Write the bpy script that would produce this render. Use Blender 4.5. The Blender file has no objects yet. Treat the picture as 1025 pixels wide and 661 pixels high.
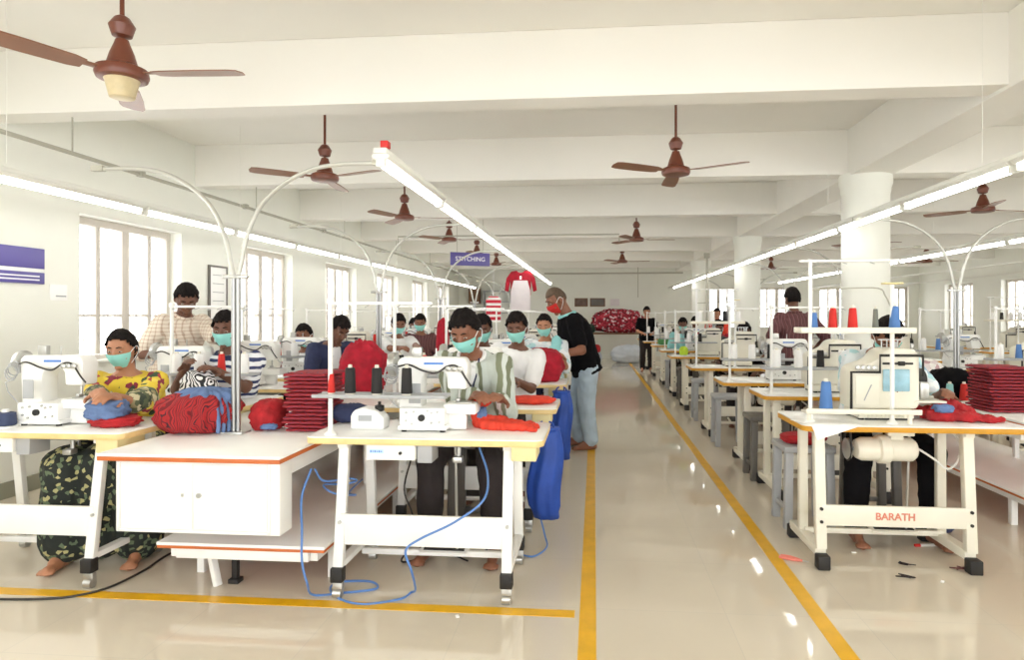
import bpy, bmesh, math, random
from mathutils import Vector, Matrix, noise
random.seed(7)
R = math.radians
C = bpy.context.scene.collection
BENCH = bpy.data.scenes.new('bench')          # a scratch scene for evaluating modifiers quickly; removed at the end
def evaluated_mesh(o):
    BENCH.collection.objects.link(o)
    with bpy.context.temp_override(scene=BENCH, view_layer=BENCH.view_layers[0]):
        dg = bpy.context.evaluated_depsgraph_get()
        dg.update()
        return bpy.data.meshes.new_from_object(o.evaluated_get(dg))

# ------------------------------------------------------------------ helpers
def lin(c):
    out = []
    for v in c[:3]:
        v = v / 255.0
        out.append(v / 12.92 if v <= 0.04045 else ((v + 0.055) / 1.055) ** 2.4)
    return (out[0], out[1], out[2], 1.0)

def V(*a):
    return Vector(a)

def catmull(pts, n=8):
    P = [Vector(p) for p in pts]
    out = []
    for i in range(len(P) - 1):
        p0 = P[i - 1] if i > 0 else P[i] * 2 - P[i + 1]
        p1, p2 = P[i], P[i + 1]
        p3 = P[i + 2] if i + 2 < len(P) else P[i + 1] * 2 - P[i]
        for k in range(n):
            t = k / n
            out.append(0.5 * ((2 * p1) + (p2 - p0) * t + (2 * p0 - 5 * p1 + 4 * p2 - p3) * t * t
                              + (3 * p1 - p0 - 3 * p2 + p3) * t ** 3))
    out.append(P[-1])
    return out

class MB:
    def __init__(s):
        s.bm = bmesh.new()
    def raw(s, verts, faces, mi=0):
        vs = [s.bm.verts.new(v) for v in verts]
        for f in faces:
            try:
                fc = s.bm.faces.new([vs[i] for i in f]); fc.material_index = mi
            except ValueError:
                pass
        return vs
    def box(s, c, size, rot=None, bev=0.0, mi=0, seg=2):
        M = Matrix.Translation(Vector(c))
        if rot is not None:
            M = M @ rot.to_4x4()
        M = M @ Matrix.Diagonal((size[0], size[1], size[2], 1))
        g = bmesh.ops.create_cube(s.bm, size=1.0, matrix=M)
        vs = g['verts']
        fs = set(f for v in vs for f in v.link_faces)
        for f in fs:
            f.material_index = mi
        if bev > 0:
            es = list(set(e for v in vs for e in v.link_edges))
            r = bmesh.ops.bevel(s.bm, geom=es, offset=bev, segments=seg, profile=0.5, affect='EDGES', clamp_overlap=True)
            for f in r['faces']:
                f.material_index = mi
        return s
    def bar(s, a, b, w, h, bev=0.0, mi=0, up=(0, 0, 1)):
        a, b = Vector(a), Vector(b)
        d = b - a; L = d.length; d.normalize()
        u = Vector(up)
        if abs(d.dot(u)) > 0.98:
            u = Vector((0, 1, 0))
        x = d.cross(u).normalized(); z = x.cross(d).normalized()
        m = Matrix((x, d, z)).transposed()
        return s.box((a + b) / 2, (w, L, h), m, bev, mi)
    def tube(s, pts, r, n=8, mi=0, caps=True):
        P = [Vector(p) for p in pts]
        k = len(P)
        rs = r if isinstance(r, (list, tuple)) else [r] * k
        T = []
        for i in range(k):
            t = P[min(i + 1, k - 1)] - P[max(i - 1, 0)]
            T.append(t.normalized() if t.length > 1e-9 else Vector((0, 0, 1)))
        u = Vector((0, 0, 1)) if abs(T[0].z) < 0.9 else Vector((1, 0, 0))
        nrm = (u - T[0] * u.dot(T[0])).normalized()
        rings = []
        for i in range(k):
            nrm = nrm - T[i] * nrm.dot(T[i])
            if nrm.length < 1e-6:
                nrm = T[i].orthogonal()
            nrm.normalize()
            b = T[i].cross(nrm)
            rings.append([s.bm.verts.new(P[i] + (nrm * math.cos(2 * math.pi * j / n) + b * math.sin(2 * math.pi * j / n)) * rs[i]) for j in range(n)])
        for i in range(k - 1):
            for j in range(n):
                f = s.bm.faces.new((rings[i][j], rings[i][(j + 1) % n], rings[i + 1][(j + 1) % n], rings[i + 1][j])); f.material_index = mi
        if caps:
            f = s.bm.faces.new(list(reversed(rings[0]))); f.material_index = mi
            f = s.bm.faces.new(rings[-1]); f.material_index = mi
        return s
    def cyl(s, a, b, r, n=14, mi=0, r2=None):
        return s.tube([a, b], [r, r if r2 is None else r2], n, mi)
    def lathe(s, prof, c=(0, 0, 0), n=20, mi=0, axis='Z'):
        c = Vector(c); rings = []
        for (r, z) in prof:
            ring = []
            for j in range(n):
                a = 2 * math.pi * j / n
                p = Vector((r * math.cos(a), r * math.sin(a), z))
                if axis == 'X': p = Vector((p.z, p.x, p.y))
                if axis == 'Y': p = Vector((p.y, p.z, p.x))
                ring.append(s.bm.verts.new(c + p))
            rings.append(ring)
        for i in range(len(prof) - 1):
            for j in range(n):
                f = s.bm.faces.new((rings[i][j], rings[i][(j + 1) % n], rings[i + 1][(j + 1) % n], rings[i + 1][j])); f.material_index = mi
        f = s.bm.faces.new(list(reversed(rings[0]))); f.material_index = mi
        f = s.bm.faces.new(rings[-1]); f.material_index = mi
        return s
    def prism(s, poly, lo, hi, plane='XZ', bev=0.0, mi=0):
        """extrude a 2D outline between lo and hi along the remaining axis"""
        def mk(p, t):
            if plane == 'XZ': return (p[0], t, p[1])
            if plane == 'XY': return (p[0], p[1], t)
            return (t, p[0], p[1])
        n = len(poly)
        a = [s.bm.verts.new(mk(p, lo)) for p in poly]
        b = [s.bm.verts.new(mk(p, hi)) for p in poly]
        fs = [s.bm.faces.new(a), s.bm.faces.new(list(reversed(b)))]
        for i in range(n):
            fs.append(s.bm.faces.new((a[i], b[i], b[(i + 1) % n], a[(i + 1) % n])))
        for f in fs: f.material_index = mi
        bmesh.ops.recalc_face_normals(s.bm, faces=fs)
        if bev > 0:
            es = list(set(e for v in a + b for e in v.link_edges))
            r = bmesh.ops.bevel(s.bm, geom=es, offset=bev, segments=2, profile=0.5, affect='EDGES', clamp_overlap=True)
            for f in r['faces']: f.material_index = mi
        return s
    def ball(s, c, r, seg=16, rings=10, M=None, mi=0, fn=None):
        c = Vector(c)
        if not isinstance(r, (list, tuple)): r = (r, r, r)
        top = None; rows = []
        def put(d):
            p = Vector((d.x * r[0], d.y * r[1], d.z * r[2]))
            if fn: p = fn(d, p)
            if M is not None: p = M @ p
            return s.bm.verts.new(c + p)
        vt = put(Vector((0, 0, 1))); vb = put(Vector((0, 0, -1)))
        for i in range(1, rings):
            th = math.pi * i / rings
            rows.append([put(Vector((math.sin(th) * math.cos(2 * math.pi * j / seg), math.sin(th) * math.sin(2 * math.pi * j / seg), math.cos(th)))) for j in range(seg)])
        def face(v):
            f = s.bm.faces.new(v); f.material_index = mi
        for j in range(seg):
            k = (j + 1) % seg
            face((vt, rows[0][j], rows[0][k])); face((vb, rows[-1][k], rows[-1][j]))
            for i in range(len(rows) - 1):
                face((rows[i][j], rows[i + 1][j], rows[i + 1][k], rows[i][k]))
        return s
    def capsule(s, a, b, ra, rb, n=12, mi=0):
        a, b = Vector(a), Vector(b)
        d = b - a
        L = d.length
        if L < 1e-6:
            return s.ball(a, ra, n, 8, mi=mi)
        d.normalize()
        pts, rs = [], []
        for k in range(5):
            t = k / 4 * math.pi / 2
            pts.append(a - d * ra * math.cos(t) * 0.999); rs.append(max(ra * math.sin(t), 0.0008))
        for k in range(5):
            t = k / 4 * math.pi / 2
            pts.append(b + d * rb * math.sin(t) * 0.999); rs.append(max(rb * math.cos(t), 0.0008))
        return s.tube(pts, rs, n, mi)
    def loft(s, rings, mi=0):
        rr = [[s.bm.verts.new(p) for p in ring] for ring in rings]
        n = len(rr[0])
        for i in range(len(rr) - 1):
            for j in range(n):
                f = s.bm.faces.new((rr[i][j], rr[i][(j + 1) % n], rr[i + 1][(j + 1) % n], rr[i + 1][j])); f.material_index = mi
        f = s.bm.faces.new(list(reversed(rr[0]))); f.material_index = mi
        f = s.bm.faces.new(rr[-1]); f.material_index = mi
        return s
    def mesh(s, name, mats, smooth=35):
        me = bpy.data.meshes.new(name)
        bmesh.ops.recalc_face_normals(s.bm, faces=s.bm.faces[:])
        s.bm.to_mesh(me); s.bm.free()
        if not isinstance(mats, (list, tuple)): mats = [mats]
        for m in mats: me.materials.append(m)
        if smooth:
            me.polygons.foreach_set('use_smooth', [True] * len(me.polygons))
            if smooth < 179:
                me.set_sharp_from_angle(angle=R(smooth))
        return me
    def build(s, name, mats, parent=None, loc=(0, 0, 0), smooth=35, label=None):
        me = s.mesh(name, mats, smooth)
        o = bpy.data.objects.new(name, me); C.objects.link(o)
        o.location = loc
        if parent is not None: o.parent = parent
        if label: o['label'] = label
        return o

def tag(o, label, cat, group=None, kind=None):
    o['label'] = label; o['category'] = cat
    if group: o['group'] = group
    if kind: o['kind'] = kind
    return o

def empty(name, loc=(0, 0, 0), rz=0.0, label=None, cat=None, group=None):
    o = bpy.data.objects.new(name, None); C.objects.link(o)
    o.empty_display_size = 0.1
    o.location = loc; o.rotation_euler = (0, 0, rz)
    if label: tag(o, label, cat, group)
    return o

def struct(o):
    o['kind'] = 'structure'
    return o

def copy_tree(o, loc=None, rz=None, label=None, group=None, skip=(), parent=None):
    c = o.copy(); C.objects.link(c)
    if parent is not None:
        c.parent = parent
    for ch in list(o.children):
        if ch.name.split('.')[0] in skip: continue
        copy_tree(ch, parent=c, skip=skip)
    if loc is not None: c.location = loc
    if rz is not None: c.rotation_euler = (0, 0, rz)
    if label: c['label'] = label
    if group: c['group'] = group
    return c

def voxel(mb, name, mats, vox, smooth_it=4, parent=None, fold=0.0, ffreq=12.0, label=None, squash=None):
    """merge the closed shapes of mb into one continuous skin"""
    me = mb.mesh(name + '_raw', mats, 180)
    o = bpy.data.objects.new(name + '_raw', me)
    m = o.modifiers.new('r', 'REMESH'); m.mode = 'VOXEL'; m.voxel_size = vox; m.adaptivity = 0.0
    m2 = o.modifiers.new('s', 'SMOOTH'); m2.iterations = smooth_it; m2.factor = 0.5
    nm = evaluated_mesh(o)
    bpy.data.objects.remove(o); bpy.data.meshes.remove(me)
    nm.name = name
    if fold > 0:
        seed = Vector((random.random() * 50, random.random() * 50, random.random() * 50))
        nrm = [v.normal.copy() for v in nm.vertices]
        out = []
        for v, nv in zip(nm.vertices, nrm):
            c0 = v.co.copy()
            q = c0 * ffreq + seed
            q2 = Vector((q.x * 1.0, q.y * 1.0, q.z * 0.6))
            a = noise.noise(q2); b = 1 - abs(noise.noise(q2 * 1.7 + seed)) * 2
            out.extend(c0 + nv * (fold * (a * 0.8 + b * 0.6)))
        nm.vertices.foreach_set('co', out); nm.update()
    nm.polygons.foreach_set('use_smooth', [True] * len(nm.polygons))
    if not nm.materials:
        for mm in (mats if isinstance(mats, (list, tuple)) else [mats]): nm.materials.append(mm)
    n = bpy.data.objects.new(name, nm); C.objects.link(n)
    if parent is not None: n.parent = parent
    if label: n['label'] = label
    return n

ORD = ['nearest', 'second', 'third', 'fourth', 'fifth', 'sixth', 'seventh', 'eighth', 'ninth', 'tenth', 'eleventh', 'twelfth',
       'thirteenth', 'fourteenth', 'fifteenth', 'sixteenth', 'seventeenth', 'eighteenth']

# ------------------------------------------------------------------ materials
def nodes_of(name):
    m = bpy.data.materials.new(name); m.use_nodes = True
    nt = m.node_tree
    return m, nt, nt.nodes, nt.links, nt.nodes['Principled BSDF']

def mat(name, col, rough=0.5, metal=0.0, var=0.0, vscale=8.0, bump=0.0, bscale=60.0, spec=0.5, coat=0.0, sheen=0.0):
    m, nt, N, L, b = nodes_of(name)
    c = lin(col)
    b.inputs['Base Color'].default_value = c
    b.inputs['Roughness'].default_value = rough
    b.inputs['Metallic'].default_value = metal
    b.inputs['Specular IOR Level'].default_value = spec
    if coat: b.inputs['Coat Weight'].default_value = coat
    if sheen: b.inputs['Sheen Weight'].default_value = sheen
    if var or bump:
        tc = N.new('ShaderNodeTexCoord')
    if var:
        nz = N.new('ShaderNodeTexNoise'); nz.inputs['Scale'].default_value = vscale; nz.inputs['Detail'].default_value = 5
        L.new(tc.outputs['Object'], nz.inputs['Vector'])
        r = N.new('ShaderNodeValToRGB')
        r.color_ramp.elements[0].position = 0.3; r.color_ramp.elements[1].position = 0.7
        r.color_ramp.elements[0].color = tuple(max(0, x * (1 - var)) for x in c[:3]) + (1,)
        r.color_ramp.elements[1].color = tuple(min(1, x * (1 + var * 0.6)) for x in c[:3]) + (1,)
        L.new(nz.outputs['Fac'], r.inputs['Fac']); L.new(r.outputs['Color'], b.inputs['Base Color'])
    if bump:
        n2 = N.new('ShaderNodeTexNoise'); n2.inputs['Scale'].default_value = bscale; n2.inputs['Detail'].default_value = 3
        L.new(tc.outputs['Object'], n2.inputs['Vector'])
        bp = N.new('ShaderNodeBump'); bp.inputs['Strength'].default_value = bump; bp.inputs['Distance'].default_value = 0.01
        L.new(n2.outputs['Fac'], bp.inputs['Height']); L.new(bp.outputs['Normal'], b.inputs['Normal'])
    return m

def emit(name, col, strength):
    m, nt, N, L, b = nodes_of(name)
    b.inputs['Base Color'].default_value = lin(col)
    b.inputs['Emission Color'].default_value = lin(col)
    b.inputs['Emission Strength'].default_value = strength
    return m

def stripes(name, cols, axis=2, freq=12.0, rough=0.8, warp=0.02, axis2=None):
    """repeating bands along an object axis; cols = [(position, colour), ...]"""
    m, nt, N, L, b = nodes_of(name)
    b.inputs['Roughness'].default_value = rough
    tc = N.new('ShaderNodeTexCoord'); sp = N.new('ShaderNodeSeparateXYZ')
    nz = N.new('ShaderNodeTexNoise'); nz.inputs['Scale'].default_value = 6
    L.new(tc.outputs['Object'], nz.inputs['Vector'])
    L.new(tc.outputs['Object'], sp.inputs[0])
    def chain(ax, fr):
        ml = N.new('ShaderNodeMath'); ml.operation = 'MULTIPLY'; ml.inputs[1].default_value = warp * 4
        L.new(nz.outputs['Fac'], ml.inputs[0])
        ad = N.new('ShaderNodeMath'); ad.operation = 'ADD'
        L.new(sp.outputs[ax], ad.inputs[0]); L.new(ml.outputs[0], ad.inputs[1])
        mu = N.new('ShaderNodeMath'); mu.operation = 'MULTIPLY'; mu.inputs[1].default_value = fr
        L.new(ad.outputs[0], mu.inputs[0])
        fr_ = N.new('ShaderNodeMath'); fr_.operation = 'FRACT'
        L.new(mu.outputs[0], fr_.inputs[0])
        rp = N.new('ShaderNodeValToRGB'); rp.color_ramp.interpolation = 'CONSTANT'
        els = rp.color_ramp.elements
        while len(els) < len(cols): els.new(0.5)
        for e, (p, c) in zip(els, cols):
            e.position = p; e.color = lin(c)
        L.new(fr_.outputs[0], rp.inputs['Fac'])
        return rp
    r1 = chain(axis, freq)
    if axis2 is None:
        L.new(r1.outputs['Color'], b.inputs['Base Color'])
    else:
        r2 = chain(axis2, freq)
        mx = N.new('ShaderNodeMixRGB'); mx.blend_type = 'MULTIPLY'; mx.inputs['Fac'].default_value = 1
        L.new(r1.outputs['Color'], mx.inputs[1]); L.new(r2.outputs['Color'], mx.inputs[2])
        L.new(mx.outputs['Color'], b.inputs['Base Color'])
    return m

def patches(name, cols, scale=14.0, rough=0.85, rnd=1.0):
    """blotchy print: voronoi cells through a stepped ramp"""
    m, nt, N, L, b = nodes_of(name)
    b.inputs['Roughness'].default_value = rough
    tc = N.new('ShaderNodeTexCoord')
    vo = N.new('ShaderNodeTexVoronoi'); vo.inputs['Scale'].default_value = scale; vo.inputs['Randomness'].default_value = rnd
    L.new(tc.outputs['Object'], vo.inputs['Vector'])
    sp = N.new('ShaderNodeSeparateColor'); L.new(vo.outputs['Color'], sp.inputs[0])
    rp = N.new('ShaderNodeValToRGB'); rp.color_ramp.interpolation = 'CONSTANT'
    els = rp.color_ramp.elements
    while len(els) < len(cols): els.new(0.5)
    for e, (p, c) in zip(els, cols):
        e.position = p; e.color = lin(c)
    L.new(sp.outputs[0], rp.inputs['Fac']); L.new(rp.outputs['Color'], b.inputs['Base Color'])
    return m

M = {}
M['wall'] = mat('painted_wall', (235, 236, 227), 0.7, var=0.03, vscale=1.5)
M['ceil'] = mat('painted_ceiling', (236, 234, 227), 0.75, var=0.03, vscale=1.0)
M['win'] = mat('window_paint', (204, 197, 187), 0.5)
M['white'] = mat('white_enamel', (240, 240, 236), 0.35, var=0.03, vscale=5)
M['cream'] = mat('cream_enamel', (232, 228, 212), 0.35, var=0.04, vscale=5)
M['top'] = mat('white_laminate', (246, 246, 242), 0.22, var=0.02, vscale=4)
M['edge'] = mat('pale_wood_edge', (236, 206, 142), 0.45, var=0.12, vscale=10)
M['edge2'] = mat('amber_wood_edge', (208, 150, 38), 0.45, var=0.12, vscale=10)
M['edge3'] = mat('brown_edge', (196, 104, 48), 0.45, var=0.1, vscale=10)
M['black'] = mat('black_rubber', (34, 32, 30), 0.6)
M['chrome'] = mat('polished_pipe', (160, 160, 158), 0.34, 0.85)
M['pipe'] = mat('galvanised_pipe', (196, 196, 188), 0.38, 0.55)
M['steel'] = mat('steel', (190, 190, 186), 0.3, 0.8)
M['conduit'] = mat('grey_conduit', (176, 174, 160), 0.6)
M['grey'] = mat('grey_steel_paint', (172, 174, 176), 0.5, var=0.06)
M['dgrey'] = mat('dark_grey_paint', (104, 100, 94), 0.5, var=0.1)
M['fan'] = mat('brown_fan_enamel', (112, 60, 42), 0.35, var=0.08)
M['blade'] = mat('brown_blade', (134, 92, 68), 0.35, var=0.1)
M['cup'] = mat('beige_fan_cup', (206, 190, 150), 0.4, var=0.15, vscale=14)
M['trunk'] = mat('rail_paint', (232, 232, 224), 0.4)
M['tube'] = emit('lit_tube', (252, 251, 248), 14.0)
M['red'] = mat('red_plastic', (206, 44, 38), 0.5)
M['redcone'] = mat('red_thread', (206, 46, 40), 0.8, bump=0.3, bscale=200)
M['bluecone'] = mat('blue_thread', (84, 126, 186), 0.8, bump=0.3, bscale=200)
M['greycone'] = mat('grey_thread', (116, 120, 112), 0.8, bump=0.3, bscale=200)
M['blackcone'] = mat('black_thread', (38, 36, 36), 0.8, bump=0.3, bscale=200)
M['whitecone'] = mat('white_thread', (242, 242, 240), 0.8, bump=0.3, bscale=200)
M['tealcone'] = mat('teal_thread', (150, 205, 205), 0.8)
M['navyspool'] = mat('navy_thread', (60, 70, 100), 0.8)
M['paper'] = mat('paper', (248, 248, 246), 0.7)
M['yline'] = mat('yellow_floor_paint', (232, 178, 30), 0.3, var=0.12, vscale=9)
M['purple'] = mat('purple_sign', (96, 88, 160), 0.4)
M['lettering'] = mat('white_lettering', (245, 245, 250), 0.5)
M['redletter'] = mat('red_lettering', (216, 134, 110), 0.6)
M['blueletter'] = mat('blue_lettering', (80, 130, 205), 0.5)
M['labelblue'] = mat('pale_blue_label', (190, 220, 245), 0.5)
M['hose'] = mat('blue_air_hose', (90, 132, 196), 0.4)
M['cable'] = mat('black_cable', (48, 44, 40), 0.5)
M['wcable'] = mat('white_cable', (225, 225, 220), 0.5)
M['bag'] = mat('blue_bag', (36, 76, 168), 0.6, var=0.25, vscale=7, bump=0.3, bscale=14)
M['skin'] = mat('skin_brown', (136, 88, 64), 0.5, var=0.08, vscale=14)
M['skin2'] = mat('skin_light_brown', (178, 124, 92), 0.5, var=0.08, vscale=14)
M['skin3'] = mat('skin_dark_brown', (108, 70, 52), 0.5, var=0.08, vscale=14)
M['hair'] = mat('black_hair', (24, 18, 16), 0.8, var=0.4, vscale=40, bump=0.8, bscale=120, spec=0.2)
M['mask'] = mat('teal_mask', (146, 214, 206), 0.8, bump=0.2, bscale=40)
M['redmask'] = mat('red_mask', (206, 40, 38), 0.8)
M['eye'] = mat('eye_white', (176, 166, 156), 0.4)
M['iris'] = mat('dark_iris', (24, 16, 12), 0.2)
M['red_fab'] = mat('red_jersey', (172, 30, 36), 0.85, var=0.35, vscale=16, bump=0.5, bscale=40)
M['crimson'] = mat('crimson_jersey', (172, 18, 42), 0.85, var=0.3, vscale=14, bump=0.5, bscale=30)
M['denim'] = mat('blue_jersey', (98, 122, 164), 0.85, var=0.3, vscale=16, bump=0.5, bscale=40)
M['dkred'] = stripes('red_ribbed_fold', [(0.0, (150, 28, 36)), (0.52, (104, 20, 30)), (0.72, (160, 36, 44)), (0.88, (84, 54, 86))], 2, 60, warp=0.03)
M['bundle'] = stripes('red_bundle_ridge', [(0.0, (160, 28, 32)), (0.40, (108, 18, 26)), (0.66, (170, 36, 36)), (0.88, (64, 18, 32))], 0, 30, warp=0.06)
M['orange'] = mat('orange_red_jersey', (222, 66, 44), 0.85, var=0.2, vscale=20)
M['black_fab'] = mat('black_cloth', (20, 19, 21), 0.95, var=0.2, spec=0.1)
M['dkbrown_fab'] = mat('dark_trouser', (40, 32, 32), 0.85, var=0.2)
M['jeans'] = mat('faded_jeans', (176, 194, 208), 0.85, var=0.15, vscale=7)
M['navy_fab'] = mat('navy_cloth', (42, 50, 84), 0.85, var=0.2)
M['white_fab'] = mat('white_shirt', (236, 236, 236), 0.85, var=0.06)
M['maroon'] = stripes('maroon_stripe', [(0.0, (96, 56, 58)), (0.6, (122, 84, 84)), (0.8, (78, 44, 48))], 0, 26)
M['check'] = stripes('beige_check', [(0.0, (240, 234, 226)), (0.66, (212, 196, 182)), (0.86, (238, 230, 220))], 0, 34, axis2=2, warp=0.006)
M['navystripe'] = stripes('navy_white_stripe', [(0.0, (238, 240, 244)), (0.56, (48, 60, 104))], 2, 20, warp=0.015)
M['zebra'] = stripes('black_white_stripe', [(0.0, (240, 240, 240)), (0.5, (40, 40, 44))], 0, 28, warp=0.12)
M['olive'] = stripes('olive_grey_stripe', [(0.0, (190, 198, 190)), (0.30, (128, 134, 108)), (0.52, (206, 212, 206)), (0.66, (116, 122, 98)), (0.8, (196, 204, 198))], 0, 6, warp=0.02)
M['yellowprint'] = patches('yellow_print', [(0.0, (226, 198, 66)), (0.66, (140, 50, 66)), (0.80, (230, 208, 92)), (0.88, (64, 84, 60)), (.95, (170, 60, 70))], 30)
M['greenprint'] = patches('dark_green_print', [(0.0, (34, 40, 36)), (0.72, (96, 110, 84)), (0.88, (176, 170, 120))], 46)
M['greenprint2'] = patches('olive_print', [(0.0, (96, 104, 76)), (0.4, (160, 150, 112)), (0.65, (60, 72, 60)), (0.85, (204, 196, 160))], 40)
M['bluefloral'] = patches('pale_blue_floral', [(0.0, (220, 228, 232)), (0.5, (176, 216, 220)), (0.75, (150, 176, 196)), (0.9, (236, 240, 240))], 26)
M['teal_fab'] = mat('teal_dupatta', (150, 214, 214), 0.85, var=0.15)
M['pileprint'] = patches('maroon_print', [(0.0, (150, 30, 50)), (0.5, (190, 60, 76)), (0.7, (222, 190, 196)), (0.85, (84, 24, 34))], 22)
M['sack'] = mat('pale_sack', (206, 214, 224), 0.8, var=0.12, vscale=5)
M['green_fab'] = mat('dark_green_cloth', (40, 60, 46), 0.85, var=0.3)
M['wood'] = mat('brown_cupboard', (120, 84, 58), 0.5, var=0.15)
M['redstripe'] = stripes('red_white_stripe', [(0.0, (198, 40, 60)), (0.56, (240, 236, 234))], 2, 11, warp=0.0)
M['pinkwhite'] = mat('pale_lilac_panel', (226, 218, 220), 0.85, var=0.05)
M['window_blue'] = mat('blue_clear_cover', (150, 190, 206), 0.15, var=0.2, vscale=20)
M['lime'] = mat('lime_cloth', (190, 220, 60), 0.8)
M['leafgreen'] = mat('green_cloth', (90, 150, 90), 0.8)
M['draweryellow'] = mat('pale_yellow_drawer', (228, 214, 160), 0.5)

def glass_mat():
    m = bpy.data.materials.new('window_glass'); m.use_nodes = True
    nt = m.node_tree; N = nt.nodes; L = nt.links; N.clear()
    out = N.new('ShaderNodeOutputMaterial'); mx = N.new('ShaderNodeMixShader'); t = N.new('ShaderNodeBsdfTransparent'); g = N.new('ShaderNodeBsdfGlossy')
    g.inputs['Roughness'].default_value = 0.05
    mx.inputs['Fac'].default_value = 0.05; L.new(t.outputs[0], mx.inputs[1]); L.new(g.outputs[0], mx.inputs[2]); L.new(mx.outputs[0], out.inputs['Surface'])
    return m
M['glass'] = glass_mat()

def floor_mat():
    m, nt, N, L, b = nodes_of('polished_floor_tile')
    tc = N.new('ShaderNodeTexCoord')
    br = N.new('ShaderNodeTexBrick'); br.offset = 0.0
    br.inputs['Scale'].default_value = 1.0; br.inputs['Brick Width'].default_value = 0.6; br.inputs['Row Height'].default_value = 0.6
    br.inputs['Mortar Size'].default_value = 0.0018
    br.inputs['Color1'].default_value = lin((217, 207, 189)); br.inputs['Color2'].default_value = lin((214, 204, 186)); br.inputs['Mortar'].default_value = lin((206, 198, 183))
    L.new(tc.outputs['Object'], br.inputs['Vector'])
    nz = N.new('ShaderNodeTexNoise'); nz.inputs['Scale'].default_value = 1.6; nz.inputs['Detail'].default_value = 6
    L.new(tc.outputs['Object'], nz.inputs['Vector'])
    mx = N.new('ShaderNodeMixRGB'); mx.blend_type = 'MULTIPLY'; mx.inputs['Fac'].default_value = 0.25
    rp = N.new('ShaderNodeValToRGB'); rp.color_ramp.elements[0].position = 0.3; rp.color_ramp.elements[0].color = (0.86, 0.85, 0.83, 1); rp.color_ramp.elements[1].position = 0.7
    L.new(nz.outputs['Fac'], rp.inputs['Fac'])
    L.new(br.outputs['Color'], mx.inputs[1]); L.new(rp.outputs['Color'], mx.inputs[2])
    L.new(mx.outputs['Color'], b.inputs['Base Color'])
    rr = N.new('ShaderNodeMapRange'); rr.inputs['To Min'].default_value = 0.03; rr.inputs['To Max'].default_value = 0.075
    L.new(nz.outputs['Fac'], rr.inputs['Value']); L.new(rr.outputs[0], b.inputs['Roughness'])
    n2 = N.new('ShaderNodeTexNoise'); n2.inputs['Scale'].default_value = 3.0
    L.new(tc.outputs['Object'], n2.inputs['Vector'])
    bp = N.new('ShaderNodeBump'); bp.inputs['Strength'].default_value = 0.025; bp.inputs['Distance'].default_value = 0.02
    L.new(n2.outputs['Fac'], bp.inputs['Height']); L.new(bp.outputs['Normal'], b.inputs['Normal'])
    b.inputs['Specular IOR Level'].default_value = 0.5
    return m
M['floor'] = floor_mat()

# ------------------------------------------------------------------ room shell
XL, XR, YB, YF, ZC, ZB = -4.4, 9.9, -2.4, 20.5, 3.25, 2.80
SILL, HEAD = 0.95, 2.25
def slab(name, c, size, m):
    return struct(MB().box(c, size).build(name, m, smooth=0))
slab('floor', ((XL + XR) / 2, (YB + YF) / 2, -0.05), (XR - XL + 0.6, YF - YB + 0.6, 0.1), M['floor'])
slab('ceiling', ((XL + XR) / 2, (YB + YF) / 2, ZC + 0.06), (XR - XL + 0.6, YF - YB + 0.6, 0.12), M['ceil'])
lw = [(5.12 + 2.52 * k, 5.12 + 2.52 * k + 1.36) for k in range(-2, 6)]
def wall_y(name, x0, x1, spans, ya, yb, m):
    """wall in a plane of constant x with window openings over spans of y"""
    b = MB()
    xc, w = (x0 + x1) / 2, x1 - x0
    b.box((xc, (ya + yb) / 2, SILL / 2), (w, yb - ya, SILL))
    b.box((xc, (ya + yb) / 2, (HEAD + ZC) / 2), (w, yb - ya, ZC - HEAD))
    e = ya
    for a, c in spans + [(yb, yb)]:
        if a - e > 0.01: b.box((xc, (e + a) / 2, (SILL + HEAD) / 2), (w, a - e, HEAD - SILL))
        e = c
    return struct(b.build(name, m, smooth=0))
wall_y('wall_left', XL - 0.24, XL, lw, YB, YF + 0.24, M['wall'])
wall_y('wall_right', XR, XR + 0.24, lw, YB, YF + 0.24, M['wall'])
fw = [(3.3, 4.45), (5.1, 6.25), (6.95, 8.1), (8.6, 9.6)]
b = MB()
b.box(((XL + XR) / 2, YF + .12, SILL / 2), (XR - XL, .24, SILL)); b.box(((XL + XR) / 2, YF + .12, (HEAD + ZC) / 2), (XR - XL, .24, ZC - HEAD))
e = XL
for a, c in fw + [(XR, XR)]:
    if a - e > .01: b.box(((e + a) / 2, YF + .12, (SILL + HEAD) / 2), (a - e, .24, HEAD - SILL))
    e = c
struct(b.build('wall_far', M['wall'], smooth=0))
# rear wall behind the camera: piers and a lintel between wide openings onto the daylight
b = MB()
for x in (-4.3, -0.8, 3.0, 6.6, 9.8): b.box((x, YB - .12, ZC / 2), (.5, .24, ZC))
b.box(((XL + XR) / 2, YB - .12, 3.05), (XR - XL, .24, .4)); b.box(((XL + XR) / 2, YB - .12, .3), (XR - XL, .24, .6))
struct(b.build('wall_rear', M['wall'], smooth=0))

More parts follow.
